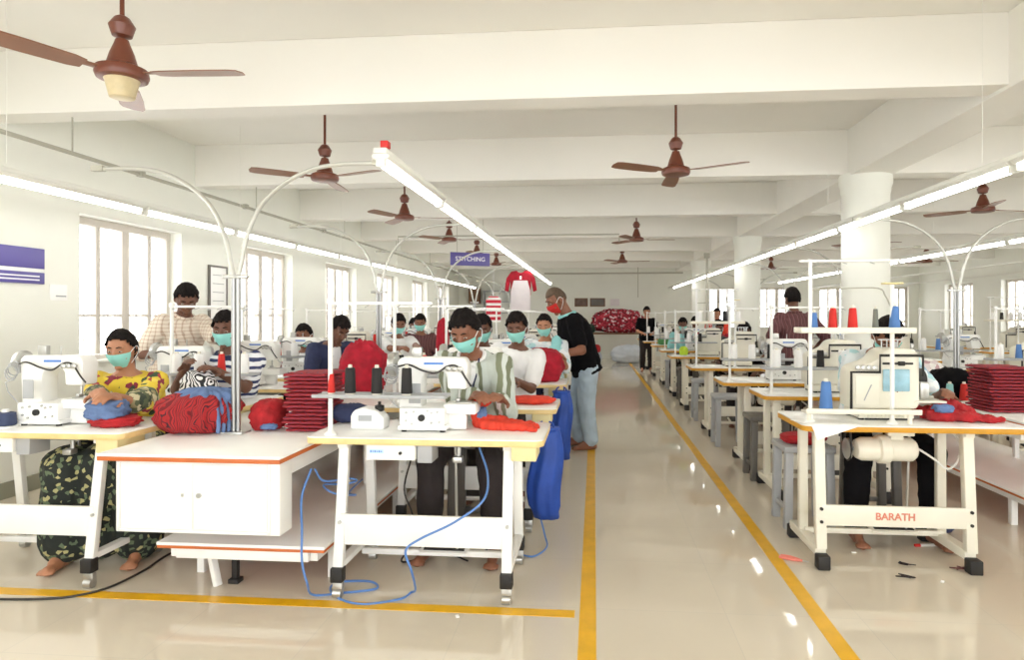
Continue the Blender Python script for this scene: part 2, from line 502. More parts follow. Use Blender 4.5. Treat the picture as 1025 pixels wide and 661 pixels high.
def make_window(n, axis, pos, a, c, side):
    """a grey four-light casement with a fine outer grille"""
    W, H = c - a, HEAD - SILL
    root = empty('window_%d' % n); struct(root)
    fr = MB(); gr = MB(); gl = MB()
    def P(s, z, d): # s along the wall, d outwards depth
        return (pos + side * d, s, z) if axis == 'Y' else (s, pos + side * d, z)
    def bx(mb, s, z, ds, dz, d, dd, bev=.004):
        size = (dd, ds, dz) if axis == 'Y' else (ds, dd, dz)
        mb.box(P(s, z, d), size, None, bev)
    d0 = 0.16
    bx(fr, a + .03, (SILL + HEAD) / 2, .06, H, d0, .07); bx(fr, c - .03, (SILL + HEAD) / 2, .06, H, d0, .07)
    bx(fr, (a + c) / 2, HEAD - .035, W - .12, .07, d0, .07); bx(fr, (a + c) / 2, SILL + .03, W - .12, .06, d0, .07)
    bx(fr, a + W * .27, (SILL + HEAD) / 2, .05, H - .13, d0, .06); bx(fr, a + W * .52, (SILL + HEAD) / 2, .09, H - .13, d0, .065); bx(fr, a + W * .77, (SILL + HEAD) / 2, .05, H - .13, d0, .06)
    bx(fr, (a + c) / 2, SILL + .42, W - .12, .022, d0 - .01, .03)
    fr.build('frame', M['win'], root)
    s = a + .1
    while s < c - .05:
        bx(gr, s, (SILL + HEAD) / 2, .007, H, d0 + .05, .007, 0); s += .095
    for z in (SILL + .2, SILL + .62, SILL + .95, HEAD - .18): bx(gr, (a + c) / 2, z, W, .01, d0 + .06, .007, 0)
    gr.build('grille', M['win'], root)
    bx(gl, (a + c) / 2, (SILL + HEAD) / 2, W - .1, H - .1, d0 + .015, .005, 0)
    gl.build('pane', M['glass'], root)
    si = MB(); bx(si, (a + c) / 2, SILL + .012, W, .024, .02, .10); si.build('sill', M['wall'], root)
n = 1
for a, c in lw: make_window(n, 'Y', XL, a, c, -1); n += 1
for a, c in fw: make_window(n, 'X', YF, a, c, 1); n += 1
for a, c in lw: make_window(n, 'Y', XR, a, c, 1); n += 1

for k in range(-2, 7):
    y = 4.30 + 2.52 * k
    b = MB().box(((XL + XR) / 2, y, (ZB + ZC) / 2), (XR - XL, .22, ZC - ZB), None, .006)
    struct(b.build('ceiling_beam', M['ceil'], smooth=0))
struct(MB().box((2.75, (YB + YF) / 2, (ZB + ZC) / 2 - .012), (.40, YF - YB, ZC - ZB + .024), None, .006).build('ceiling_beam', M['ceil'], smooth=0))
for y in (1.72, 6.78, 11.82, 16.86):
    struct(MB().lathe([(.225, 0), (.225, 2.60), (.235, 2.62), (.235, 2.66), (.25, 2.70), (.25, 2.80)], (2.75, y, 0), 36).build('column', M['wall']))
for nm, x in (('baseboard_left', XL + .012), ('baseboard_right', XR - .012)):
    struct(MB().box((x, (YB + YF) / 2, .06), (.024, YF - YB, .12), None, .003).build(nm, mat(nm + '_tile', (150, 150, 132), .4), smooth=0))
struct(MB().box(((XL + XR) / 2, YF - .012, .06), (XR - XL, .024, .12), None, .003).build('baseboard_far', M['wall'], smooth=0))
# yellow aisle lines painted on the floor
struct(MB().box((-.03, 8.6, .001), (.075, 23, .002)).build('trim_1', M['yline'], smooth=0))
struct(MB().box((1.015, 8.6, .001), (.075, 23, .002)).build('trim_2', M['yline'], smooth=0))
struct(MB().box((-2.24, 2.935, .001), (4.3, .07, .002)).build('trim_3', M['yline'], smooth=0))

# ------------------------------------------------------------------ light rails and tubes
def text_obj(body, size, m, parent=None, loc=(0, 0, 0), rot=(R(90), 0, 0), name='lettering', align='CENTER', extrude=.0012, bold=0.0):
    cu = bpy.data.curves.new(name, 'FONT'); cu.body = body; cu.size = size; cu.extrude = extrude; cu.align_x = align; cu.align_y = 'CENTER'; cu.offset = bold
    o = bpy.data.objects.new(name + '_src', cu)
    me = evaluated_mesh(o); me.name = name
    bpy.data.objects.remove(o); bpy.data.curves.remove(cu)
    me.materials.clear(); me.materials.append(m)
    n = bpy.data.objects.new(name, me); C.objects.link(n)
    n.location = loc; n.rotation_euler = rot
    if parent is not None: n.parent = parent
    return n

ZR = 2.19
def rail(x, ya, yb, what, z=ZR, hang=True):
    root = empty('light_rail', (x, ya, z), 0, 'white trunking of the %s under the ceiling' % what, 'light rail', 'light rails')
    L = yb - ya
    b = MB().box((0, L / 2, .044), (.07, L, .03), None, .006)
    b.build('trunking', M['trunk'], root)
    if hang:
        y = .4
        while y < L:
            MB().cyl((0, y, .09), (0, y, ZC - z), .002, 6).build('hanger', M['trunk'], root); y += 2.52
    return root
tl = empty('tube_light')
b = MB().prism([(-.05, .022), (-.035, .002), (.035, .002), (.05, .022), (.03, .03), (-.03, .03)], 0, 1.23, 'XZ', .002); b.build('reflector', M['trunk'], tl)
MB().cyl((0, .03, -.016), (0, 1.2, -.016), .019, 12).build('tube', M['tube'], tl)
for y in (.012, 1.218): MB().box((0, y, -.012), (.05, .024, .05), None, .004).build('end_cap', M['trunk'], tl)
tl_used = False
def tubes(x, ya, count, what, z=ZR):
    global tl_used
    for k in range(count):
        o = tl if not tl_used else copy_tree(tl)
        tl_used = True
        o.location = (x, ya + k * 1.262, z)
        tag(o, 'lit fluorescent tube, %s from the camera along the %s' % (ORD[k], what), 'tube light', 'fluorescent tubes on the %s' % what)
r1 = rail(-1.085, 3.16, 16.0, 'centre light rail', 2.165, hang=False)
MB().box((.02, .03, .078), (.04, .05, .035), None, .004).build('plug_box', M['red'], r1, label='red plug box on the rail end')
tubes(-1.085, 3.17, 10, 'centre light rail', 2.165)
rail(-3.49, .6, 19.6, 'left light rail'); tubes(-3.49, .9, 14, 'left light rail')
rail(2.3, 1.1, 20.0, 'right light rail'); tubes(2.3, 1.2, 14, 'right light rail')
rail(4.55, 3.6, 17.5, 'far right light rail'); tubes(4.55, 3.7, 10, 'far right light rail')
for x, t in ((6.1, 'first unlit rail far beyond the columns'), (7.6, 'second unlit rail farthest to the right')):
    rail(x, 5.5, 18.5, t, 2.1)

# ------------------------------------------------------------------ arched pipe stands
ps = empty('pipe_stand')
def arch(sgn):
    off = [(0.012, 0.0), (0.012, .845), (.03, .92), (.062, 1.06), (.13, 1.21), (.245, 1.325), (.405, 1.41), (.575, 1.44), (.78, 1.443)]
    pts = [V(sgn * a, 0, z) for a, z in off]
    return catmull(pts[1:], 5)
for sgn in (-1, 1):
    MB().cyl((sgn * .0125, 0, .012), (sgn * .0125, 0, .85), .0125, 12).build('upright_pipe', M['chrome'], ps)
    MB().tube(arch(sgn), .012, 10).build('arched_arm', M['pipe'], ps)
    MB().box((sgn * .795, 0, 1.445), (.07, .035, .03), None, .005).build('elbow', M['conduit'], ps)
MB().box((0, 0, .845), (.14, .03, .02), None, .004).build('clamp', M['steel'], ps)
MB().box((0, 0, .006), (.12, .1, .012), None, .003).build('base_plate', M['steel'], ps)
first = True
for x, ys, t in ((-1.93, (3.3, 5.6, 7.9, 10.2, 12.5, 14.8), 'left centre worktable'), (3.0, (5.6, 7.9, 10.2, 12.5, 14.7), 'right centre worktable')):
    for k, y in enumerate(ys):
        o = ps if first else copy_tree(ps)
        first = False
        o.location = (x, y, .735)
        tag(o, '%s twin-pipe stand with two arched arms on the %s' % (ORD[k], t), 'pipe stand', 'arched pipe stands')

# ------------------------------------------------------------------ ceiling fans
cf = empty('ceiling_fan')
ZF = 2.575
MB().lathe([(.012, .30), (.045, .31), (.06, .36), (.035, .40), (.02, .41)], (0, 0, -.12), 20).build('lower_canopy', M['fan'], cf)
MB().lathe([(.03, -.09), (.065, -.02), (.06, .0)], (0, 0, ZC - ZF), 20).build('canopy', M['fan'], cf)
MB().cyl((0, 0, .1), (0, 0, ZC - ZF - .03), .011, 10).build('rod', M['fan'], cf)
MB().lathe([(.09, -.03), (.112, -.025), (.12, -.005), (.115, .025), (.07, .045), (.055, .10), (.036, .15), (.03, .17)], (0, 0, 0), 28).build('motor', M['fan'], cf)
MB().lathe([(.05, -.12), (.056, -.118), (.075, -.04), (.08, -.03)], (0, 0, 0), 24).build('bottom_cup', M['cup'], cf)
def blade_mb(a):
    b = MB()
    rm = Matrix.Rotation(a, 4, 'Z') @ Matrix.Rotation(R(9), 4, 'X')
    out = [(.17, -.045), (.22, -.058), (.40, -.066), (.56, -.064), (.60, -.05), (.612, 0), (.60, .05), (.56, .062), (.40, .062), (.22, .055), (.17, .04)]
    b.prism(out, -.003, .003, 'XY')
    b.box((.135, 0, .004), (.12, .04, .006), None, .001)
    bmesh.ops.transform(b.bm, matrix=rm, verts=b.bm.verts[:])
    return b
for a in (-15, -135, 105): blade_mb(R(a)).build('blade', M['blade'], cf)
fans = [(-2.35, 3.0, 18, 'large ceiling fan nearest the camera at upper left'), (-2.35, 5.41, -8, 'ceiling fan second in the left row, before the arched pipe'),
        (-2.33, 7.7, 22, 'ceiling fan third in the left row, long blades sideways'), (-2.3, 10.0, 12, 'ceiling fan fourth in the left row, above the purple sign'),
        (-2.3, 12.4, 40, 'ceiling fan fifth in the left row, behind the purple sign'), (-2.3, 14.9, 70, 'ceiling fan sixth in the left row, above the hung red jersey'),
        (.68, 5.44, -15, 'ceiling fan nearest over the aisle with two raised blades'), (.665, 10.25, 20, 'ceiling fan second over the aisle'), (.62, 14.4, 5, 'small ceiling fan farthest over the aisle'),
        (4.41, 7.7, 30, 'ceiling fan at the right edge above the tube light'), (4.4, 11.0, 10, 'ceiling fan half hidden behind the near column'), (4.5, 16.8, 50, 'ceiling fan far off beyond the columns'), (7.4, 15.0, 0, 'small ceiling fan far right between the windows')]
for k, (x, y, rz, t) in enumerate(fans):
    o = cf if k == 0 else copy_tree(cf, skip=('bottom_cup',))
    o.location = (x, y, ZF); o.rotation_euler = (0, 0, R(rz))
    tag(o, 'brown ' + t, 'ceiling fan', 'ceiling fans')

# ------------------------------------------------------------------ conduits under the ceiling
def pipe_thing(name, pts, r, m, label, cat, sm=1, n=8):
    return tag(MB().tube(catmull(pts, sm) if sm > 1 else pts, r, n).build(name, m), label, cat)
o = MB().tube([(-3.75, 1.0, 2.54), (-3.75, 19.5, 2.54)], .016, 8)
for y in (3.2, 5.0, 6.6, 8.6): o.box((-3.75, y, 2.545), (.05, .05, .05), None, .004)
for y in (4.3, 6.82, 9.34, 11.86, 14.38): o.cyl((-3.75, y, 2.54), (-3.75, y, 2.81), .006, 6)
tag(o.build('conduit', M['conduit']), 'long grey conduit running above the left windows', 'conduit')
pipe_thing('conduit', [(-3.1, 9.9, 2.48), (-3.1, 9.9, 2.62), (.38, 9.9, 2.62), (.38, 9.9, 2.5)], .012, M['conduit'], 'thin grey conduit crossing above the left rows', 'conduit')
pipe_thing('conduit', [(-1.5, 19.15, 2.63), (2.6, 19.15, 2.63)], .025, M['conduit'], 'grey pipe hung across the hall in front of far wall', 'conduit')
MBb = MB().cyl((1.28, 19.0, 1.9), (1.28, 19.0, 2.79), .012, 8); tag(MBb.build('conduit', M['conduit']), 'vertical grey drop pipe by the far wall', 'conduit')
tag(MB().tube([(2.15, 12.5, 2.52), (2.15, 12.5, .02)], .02, 8).box((2.15, 12.5, 2.52), (.1, .1, .1), None, .01).build('conduit', M['conduit']), 'grey drop conduit with dark junction box left of middle column', 'conduit')
# ------------------------------------------------------------------ sewing tables
TZ = .78
def make_table(name, style, edge, inset=False):
    """operator's side is +y; origin on the floor under the middle of the camera-side edge"""
    W, D = 1.17, .53
    root = empty(name)
    r = .05
    out = []
    for cx, cy, a0 in ((W / 2 - r, r, -90), (W / 2 - r, D - r, 0), (-W / 2 + r, D - r, 90), (-W / 2 + r, r, 180)):
        for k in range(5):
            a = R(a0 + 90 * k / 4); out.append((cx + r * math.cos(a), cy + r * math.sin(a)))
    t = MB().prism(out, TZ - .006, TZ, 'XY', .0015).build('tabletop', M['top'], root)
    o2 = [(x * .9995, (y - D / 2) * .9995 + D / 2) for x, y in out]
    MB().prism(o2, TZ - .034, TZ - .0062, 'XY', .001).build('edge_band', edge, t)
    wm = M['white'] if style == 'A' else M['cream']
    fx = (-.415, .41) if style == 'A' else ((-.36, .42) if inset else (-.475, .30))
    for sx in fx:
        s = -1 if sx < 0 else 1
        if style == 'A':
            MB().bar((sx, .10, TZ - .035), (sx, .015, .135), .05, .035, .004, up=(0, 1, 0)).build('leg', wm, root)
            MB().bar((sx, .44, TZ - .035), (sx, .50, .135), .05, .035, .004, up=(0, 1, 0)).build('leg', wm, root)
            MB().bar((sx, .03, .155), (sx, .49, .155), .045, .03, .003).build('foot_bar', wm, root)
        else:
            MB().bar((sx, .10, TZ - .035), (sx, .06, .10), .056, .045, .004, up=(0, 1, 0)).build('leg', wm, root)
            MB().bar((sx, .36, TZ - .035), (sx, .36, .09), .05, .04, .004, up=(0, 1, 0)).build('leg', wm, root)
            MB().bar((sx, .06, .085), (sx, .52, .085), .06, .05, .005).build('foot_bar', wm, root)
        MB().bar((sx, .06, TZ - .05), (sx, .50, TZ - .05), .05, .03, .003).build('top_bar', wm, root)
        for y in ((.005, .505) if style == 'A' else (.03, .535)):
            if style == 'A':
                MB().box((sx, y, .115), (.06, .055, .07), None, .006).build('foot_cap', M['black'], root)
                c = MB().cyl((sx - .02, y, .024), (sx + .02, y, .024), .024, 14)
                c.box((sx, y + .005, .055), (.05, .03, .05), None, .004)
                c.build('caster', M['steel'], root)
            else:
                MB().box((sx, y, .038), (.066, .066, .076), None, .007).build('foot_cap', M['black'], root)
    zb, hb = (.325, .15) if style == 'A' else (.283, .112)
    yb = .05 if style == 'A' else .07
    cb = MB().box(((fx[0] + fx[1]) / 2, yb - .012, zb), (fx[1] - fx[0], .02, hb), None, .004).build('cross_panel', wm, root)
    for sx in fx:
        for dz in (-.035, .035): MB().cyl((sx, yb - .03, zb + dz), (sx, yb - .018, zb + dz), .009, 8).build('bolt', M['steel'] if style == 'A' else M['black'], cb)
    if style == 'B' and not inset:
        text_obj('BARATH', .054, M['redletter'], cb, (-.09, yb - .0235, zb), name='lettering', bold=.0012)
    MB().bar((fx[0], .34, .11), (fx[1], .34, .11), .03, .03, .003).build('footrest_bar', wm, root)
    p = MB().box((.03, .40, .13), (.26, .19, .014), Matrix.Rotation(R(10), 3, 'X'), .004).build('pedal', wm, root)
    MB().box((.03, .40, .1405), (.22, .15, .006), Matrix.Rotation(R(10), 3, 'X'), .002).build('pedal_pad', M['black'], p)
    MB().cyl((.10, .34, .13), (.10, .30, TZ - .08), .007, 8).build('pedal_rod', M['steel'], root)
    if style == 'A':
        MB().box((.49, .12, TZ - .07), (.12, .20, .07), None, .006).build('drawer', M['draweryellow'], root)
        cbx = MB().box((-.165, .12, TZ - .078), (.245, .16, .075), None, .004).build('control_box', M['white'], root)
        lb = MB().box((-.235, .039, TZ - .074), (.072, .002, .022)).build('label', M['labelblue'], cbx)
        for k in range(6): MB().box((-.262 + k * .0105, .0375, TZ - .073), (.007, .002, .008 - .003 * (k % 2))).build('printed_mark', M['blueletter'], lb)
        MB().cyl((-.115, .041, TZ - .08), (-.115, .032, TZ - .08), .008, 12).build('switch', M['black'], cbx)
        MB().box((.0, .12, TZ - .085), (.075, .13, .09), None, .005).build('relay_box', M['grey'], root)
        MB().box((.06, .25, TZ - .055), (.30, .17, .04), None, .012).build('oil_pan', M['grey'], root)
        MB().cyl((.135, .22, TZ - .075), (.135, .22, TZ - .13), .012, 10).box((.135, .20, TZ - .14), (.05, .05, .03), None, .006).build('knee_lifter', M['steel'], root)
    else:
        mo = MB().lathe([(.03, -.18), (.052, -.17), (.066, -.14), (.066, -.06), (.08, -.05), (.082, .0), (.066, .01), (.066, .13), (.05, .15), (.02, .155)], (-.06, .22, TZ - .165), 24, axis='X')
        mo.box((-.02, .22, TZ - .07), (.07, .08, .07), None, .006); mo.box((-.02, .14, TZ - .06), (.14, .02, .03), None, .004)
        mo = mo.build('motor', M['cream'], root)
        MB().lathe([(.05, 0), (.06, .005), (.05, .012), (.06, .02), (.05, .025)], (-.285, .22, TZ - .165), 20, axis='X').cyl((-.27, .22, TZ - .165), (-.2, .22, TZ - .165), .012).build('pulley', M['steel'], mo)
        MB().tube([(-.272, .19, TZ - .036), (-.272, .165, TZ - .16), (-.272, .19, TZ - .215), (-.272, .22, TZ - .23), (-.272, .25, TZ - .215), (-.272, .275, TZ - .16), (-.272, .25, TZ - .036)], .007, 6).build('drive_belt', M['black'], mo)
        MB().tube(catmull([(.09, .2, TZ - .15), (.16, .16, TZ - .2), (.22, .13, TZ - .25), (.28, .14, TZ - .2), (.30, .17, TZ - .1), (.22, .16, TZ - .045), (.0, .1, TZ - .05)], 6), .006, 6).build('motor_cable', M['wcable'], root)
    return root

# ------------------------------------------------------------------ sewing machines (origin on the table under the bed)
def make_flatbed(name):
    root = empty(name)
    bed = MB().box((-.0, 0, .078), (.235, .20, .095), None, .012)
    bed.box((0, 0, .022), (.25, .19, .022), None, .004); bed = bed.build('bed', M['white'], root)
    for x in (-.1, .1):
        for y in (-.07, .07): MB().cyl((x, y, 0), (x, y, .014), .014, 10).build('rubber_foot', M['black'], bed)
    k = MB(); k.cyl((.0, -.099, .075), (.0, -.112, .075), .017, 14); k.build('oil_gauge', M['black'], bed)
    for x, z in ((-.08, .10), (-.08, .06), (-.04, .105), (.05, .10), (.08, .105), (.05, .05), (.09, .055), (-.05, .045), (.03, .11)): MB().cyl((x, -.099, z), (x, -.106, z), .006, 8).build('screw', M['steel'], bed)
    MB().box((.185, .0, .115), (.17, .13, .055), None, .012).box((.16, 0, .046), (.10, .03, .08), None, .003).build('cylinder_bed', M['white'], root)
    MB().box((.20, -.01, .146), (.09, .08, .006), None, .002).build('needle_plate', M['steel'], root)
    arm = [(-.13, .10), (-.015, .10), (-.012, .27), (.01, .305), (.10, .305), (.115, .285), (.12, .215), (.22, .215), (.225, .34), (.205, .375), (-.12, .375), (-.145, .35), (-.14, .30)]
    a = MB().prism(arm, -.055, .055, 'XZ', .012).build('arm', M['white'], root)
    MB().box((.05, -.0565, .345), (.10, .002, .012)).build('blue_mark', M['blueletter'], a)
    MB().lathe([(.02, -.03), (.055, -.025), (.062, -.015), (.062, .008), (.05, .014), (.02, .02)], (-.17, 0, .335), 24, axis='X').build('handwheel', M['steel'], root)
    MB().cyl((.17, 0, .15), (.17, 0, .225), .006, 8).box((.17, -.012, .158), (.02, .035, .016), None, .003).build('needle_bar', M['steel'], root)
    MB().box((-.05, .0, .40), (.05, .03, .05), None, .004).build('thread_guide', M['steel'], root)
    MB().cyl((.05, 0, .37), (.05, 0, .42), .004, 6).build('spool_pin', M['steel'], root)
    MB().box((-.03, -.12, .20), (.06, .006, .10), None, .003).build('cover_plate', M['grey'], root)
    w = MB()
    w.tube(catmull([(-.13, -.07, .33), (-.07, -.085, .34), (.0, -.075, .31), (.07, -.08, .30), (.13, -.075, .335), (.18, -.075, .33), (.22, -.07, .27), (.245, -.06, .23)], 6), .005, 6)
    w.build('head_cable', M['cable'], root)
    w = MB()
    w.tube([(-.165 + .035 * math.cos(t / 12 * 6.28), -.062 - .0007 * t, .31 - .001 * t + .035 * math.sin(t / 12 * 6.28)) for t in range(37)]
           + [V(*p) for p in ((-.15, -.085, .25), (-.20, -.08, .23), (-.19, -.075, .18), (-.14, -.075, .13), (-.11, -.09, .12))], .003, 6)
    w.build('coiled_lead', M['grey'], root)
    for x in (.13, .16, .19):
        MB().lathe([(.004, -.03), (.014, -.025), (.014, -.015), (.006, -.01), (.006, 0)], (x, -.055, .32), 12, axis='Y').build('tension_knob', M['steel'], root)
    return root

def make_overlock(name):
    root = empty(name)
    base = MB().box((0, 0, .035), (.30, .22, .05), None, .006)
    for k in range(11): base.box((-.12 + k * .024, -.113, .036), (.01, .008, .036), None, .002)
    base = base.build('base', M['cream'], root)
    for x in (-.13, .13):
        for y in (-.09, .09): MB().cyl((x, y, 0), (x, y, .012), .016, 10).build('rubber_foot', M['black'], base)
    MB().bar((-.11, -.10, .007), (.11, -.10, .007), .012, .01).build('rubber_strip', M['black'], base)
    prof = [(-.18, .062), (.17, .062), (.185, .09), (.185, .36), (.16, .40), (.03, .405), (-.01, .39), (-.045, .345), (-.09, .32), (-.155, .30), (-.178, .27)]
    body = MB().prism(prof, -.10, .10, 'XZ', .014).build('body', M['cream'], root)
    MB().box((-.10, -.103, .17), (.13, .008, .17), None, .006).build('looper_cover', M['cream'], root)
    MB().bar((-.12, -.109, .11), (-.08, -.109, .20), .006, .004).build('cover_slot', M['grey'], root)
    MB().box((.055, -.106, .225), (.145, .012, .125), None, .006).build('clear_cover', M['window_blue'], root)
    MB().tube([(-.19, -.11, .06), (-.19, -.11, .27), (-.035, -.112, .27), (-.035, -.112, .365), (.195, -.112, .365), (.195, -.112, .25)], .008, 8).build('guard_frame', M['black'], root)
    MB().cyl((-.02, -.113, .32), (.14, -.113, .32), .006, 8).lathe([(.006, -.02), (.013, -.015), (.013, .015), (.006, .02)], (.08, -.113, .32), 10, axis='X').build('thread_rail', M['black'], root)
    MB().lathe([(.02, -.01), (.055, 0), (.065, .012), (.065, .05), (.05, .06), (.02, .065)], (.20, .02, .22), 22, axis='X').build('handwheel', M['black'], root)
    MB().box((.24, -.03, .105), (.17, .16, .012), None, .004).build('work_plate', M['cream'], root)
    MB().box((.215, -.07, .17), (.05, .05, .09), None, .008).cyl((.2, -.07, .13), (.27, -.07, .13), .008, 8).build('presser_foot', M['steel'], root)
    for k in range(4): MB().lathe([(.004, -.035), (.016, -.03), (.016, -.018), (.007, -.012), (.007, 0)], (-.155 + k * .03, -.095, .295), 12, axis='Y').build('tension_knob', M['steel'], root)
    t = MB()
    for k in range(4): t.cyl((.02 + k * .03, .0, .40), (.02 + k * .03, .0, .45), .004, 6)
    t.bar((.0, 0, .45), (.13, 0, .45), .012, .006); t.build('thread_guide', M['steel'], root)
    MB().lathe([(.016, 0), (.022, .004), (.022, .03), (.01, .034)], (.1, .02, .403), 14).build('oil_cap', M['grey'], root)
    return root

# ------------------------------------------------------------------ thread stands (origin at the foot of the post, x to the right)
def make_stand(name, w, ztray, ztop, two):
    root = empty(name)
    MB().cyl((0, 0, 0), (0, 0, ztop), .0115, 10).lathe([(.03, 0), (.03, .008), (.015, .02), (.0115, .03)], (0, 0, 0), 14).build('post', M['white'], root)
    if two:
        MB().cyl((w * .72, 0, 0), (w * .72, 0, ztop - .14), .0115, 10).lathe([(.03, 0), (.03, .008), (.015, .02), (.0115, .03)], (w * .72, 0, 0), 14).build('post', M['white'], root)
    tr = MB().box((w / 2 - .07, -.0, ztray), (w, .13, .012), None, .004)
    lip = .03 if two else .014
    for q in (-.06, .06): tr.box((w / 2 - .07, q, ztray + lip / 3), (w, .012, lip), None, .004)
    tr.build('tray', M['cream'] if two else M['grey'], root)
    tb = MB().bar((-.06 if two else 0, 0, ztop - .01), (w * .78, 0, ztop - .01), .02, .014, .003)
    if not two: tb.box((0, 0, ztop), (.03, .03, .03), None, .006)
    tb.build('top_bar', M['white'], root)
    if two:
        MB().tube(catmull([(0, .03, ztop - .17), (.2, .03, ztop - .16), (w * .62, .03, ztop - .16), (w * .68, .03, ztop - .2), (w * .72, .02, ztop - .26)], 4), .004, 6).build('thread_wire', M['conduit'], root)
        MB().box((w * .72, 0, ztop - .135), (.10, .05, .01), None, .003).build('post_cap', M['draweryellow'], root)
    for k in range(4):
        MB().cyl((w * (.1 + .24 * k) - .03, 0, ztop - .02), (w * (.1 + .24 * k) - .03, -.05, ztop - .03), .003, 6).build('thread_hook', M['steel'], root)
    return root

def make_cone(name, m, h=.13, r=.03, tp=.72):
    root = empty(name)
    MB().lathe([(r, .008), (r * 1.02, .014), (r * tp, h - .008), (r * (tp - .1), h)], (0, 0, 0), 18).build('thread', m, root)
    MB().lathe([(r * .85, 0), (r * .85, .007), (r * .4, .0075), (r * .38, h), (r * .34, h + .014), (r * .2, h + .015)], (0, 0, 0), 14).build('core', M['cream'], root)
    return root
protos = {}
def cone(kind, loc, label, group, h=.13, r=.03):
    key = (kind, h, r)
    if key not in protos:
        o = make_cone('thread_cone', M[kind + 'cone'], h, r * (1.15 if kind == 'white' else 1), .95 if kind == 'white' else (.88 if kind == 'black' else .72)); protos[key] = o
    else:
        o = copy_tree(protos[key])
    o.location = loc
    tag(o, label, 'thread cone', group)
    return o

tA = make_table('sewing_table', 'A', M['edge']); tB = make_table('sewing_table', 'B', M['edge2']); tC = make_table('sewing_table', 'B', M['edge2'], True)
mF = make_flatbed('sewing_machine'); mO = make_overlock('sewing_machine')
sA = make_stand('thread_stand', .66, .195, .66, False); sB = make_stand('thread_stand', .60, .50, .90, True)
used = set()
def use(o, **k):
    if id(o) in used: return copy_tree(o, **k)
    used.add(id(o))
    if 'loc' in k: o.location = k['loc']
    if 'rz' in k: o.rotation_euler = (0, 0, k['rz'])
    return o

ROWS = {'left window row': (-2.86, [3.0, 4.02, 4.95, 5.8, 7.1, 8.5, 9.9, 11.3, 12.7], 'A'),
        'middle row': (-.825, [3.0, 4.02, 5.48, 6.95, 8.4, 9.8, 11.2, 12.6], 'A'),
        'right aisle row': (1.705, [3.55, 4.84, 5.78, 7.35, 9.35, 10.95, 12.8, 14.6, 16.4], 'B'),
        'row past the right worktable': (4.1, [4.6, 6.0, 7.4, 8.8, 10.2, 11.6, 13.0], 'B'),
        'far right row': (7.0, [6.2, 7.8, 9.4, 11.0, 12.6], 'B')}
CONEC = {'left window row': ['white', 'white', 'red'], 'middle row': ['black', 'red', 'white'], 'right aisle row': ['white', 'white', 'black'],
         'row past the right worktable': ['white', 'blue', 'white'], 'far right row': ['white', 'black', 'white']}
CN = {'red': 'red', 'white': 'white', 'black': 'black', 'blue': 'blue'}
for rn, (xc, ys, st) in ROWS.items():
    for k, y in enumerate(ys):
        jit = (random.random() - .5) * .06 if k > 1 else 0
        if rn == 'right aisle row' and k == 1: jit = .13
        pt = tA if st == 'A' else (tB if rn == 'right aisle row' and k == 0 else tC)
        t = use(pt, loc=(xc + jit, y, 0)) if not (rn == 'right aisle row' and k == 1) else copy_tree(tB, loc=(xc + jit, y, 0), skip=('lettering',))
        first_txt = 'white-topped sewing table on %s frame, %s in the %s' % ('white' if st == 'A' else 'cream', ORD[k], rn)
        if rn == 'left window row' and k == 0: t.location.x -= .08
        tag(t, first_txt, 'sewing table', 'sewing tables')
        fl = (st == 'A') if k < 2 else (k % 3 != 1 if st == 'A' else k % 3 == 2)
        mx = {'left window row': -.30, 'middle row': -.04, 'right aisle row': -.07}.get(rn, 0) if k == 0 else (-.02 + jit)
        if rn == 'left window row' and k == 0: mx = -.09
        if rn == 'left window row' and k == 1: mx = -.05
        pm = mF if fl else mO
        m_ = copy_tree(pm, loc=(xc + mx, y + .31, TZ + .0005), skip=('clear_cover', 'cover_slot')) if (id(pm) in used and not fl and not (rn == 'right aisle row' and k == 0)) else use(pm, loc=(xc + mx, y + (.25 if fl else .31), TZ + .0005))
        tag(m_, '%s %s sewing machine on the %s table of the %s' % ('white' if fl else 'cream', 'long-armed' if fl else 'boxy overlock', ORD[k], rn), 'sewing machine', 'sewing machines')
        if rn == 'left window row' and k in (0,): continue
        two = st == 'B' and k in (0, 3)
        sx = xc + jit + (-.475 if st == 'A' else -.52)
        if rn == 'left window row' and k == 1: sx = xc + .02
        sy = y + (.06 if not two else .09)
        s_ = use(sB if two else sA, loc=(sx, sy, TZ))
        tag(s_, 'white %s thread stand on the %s table, %s' % ('two-post' if two else 'one-post', ORD[k], rn), 'thread stand', 'thread stands')
        zt = TZ + (.506 if two else .201)
        w = .60 if two else .66
        if rn == 'middle row' and k == 0:
            cs = [('black', .10), ('black', .235), ('black', .385)]
        elif two and k == 0:
            cs = []
        else:
            cols = CONEC[rn]
            cs = [(cols[q % 3], w * (.1 + .24 * q) - .03) for q in range(4 if k % 2 else 3)]
        for q, (c_, dx) in enumerate(cs):
            cone(c_, (sx + dx, sy, zt), '%s thread cone, %s from left on the %s table stand, %s' % (CN[c_], ['first', 'second', 'third', 'fourth'][q], ORD[k], rn), 'thread cones on the tray stands', .132, .027)
# the near right stand carries coloured cones
sx, sy, zt = 1.705 - .52, 3.64, TZ + .506
for c_, dx, h, r in (('blue', .02, .10, .02), ('red', .12, .125, .024), ('red', .225, .125, .026), ('grey', .345, .12, .016), ('blue', .445, .135, .028)):
    cone(c_, (sx + dx, sy, zt), {'blue.02': 'slim blue thread cone beside the first red one on near right stand', 'red.12': 'red thread cone, left of the two on the near right stand', 'red.225': 'red thread cone, right of the two on the near right stand', 'grey.345': 'thin grey thread cone on the near right stand', 'blue.445': 'fat blue thread cone at the right end of near right stand'}[c_ + str(dx).lstrip('0')], 'coloured thread cones on the near right stand', h, r)
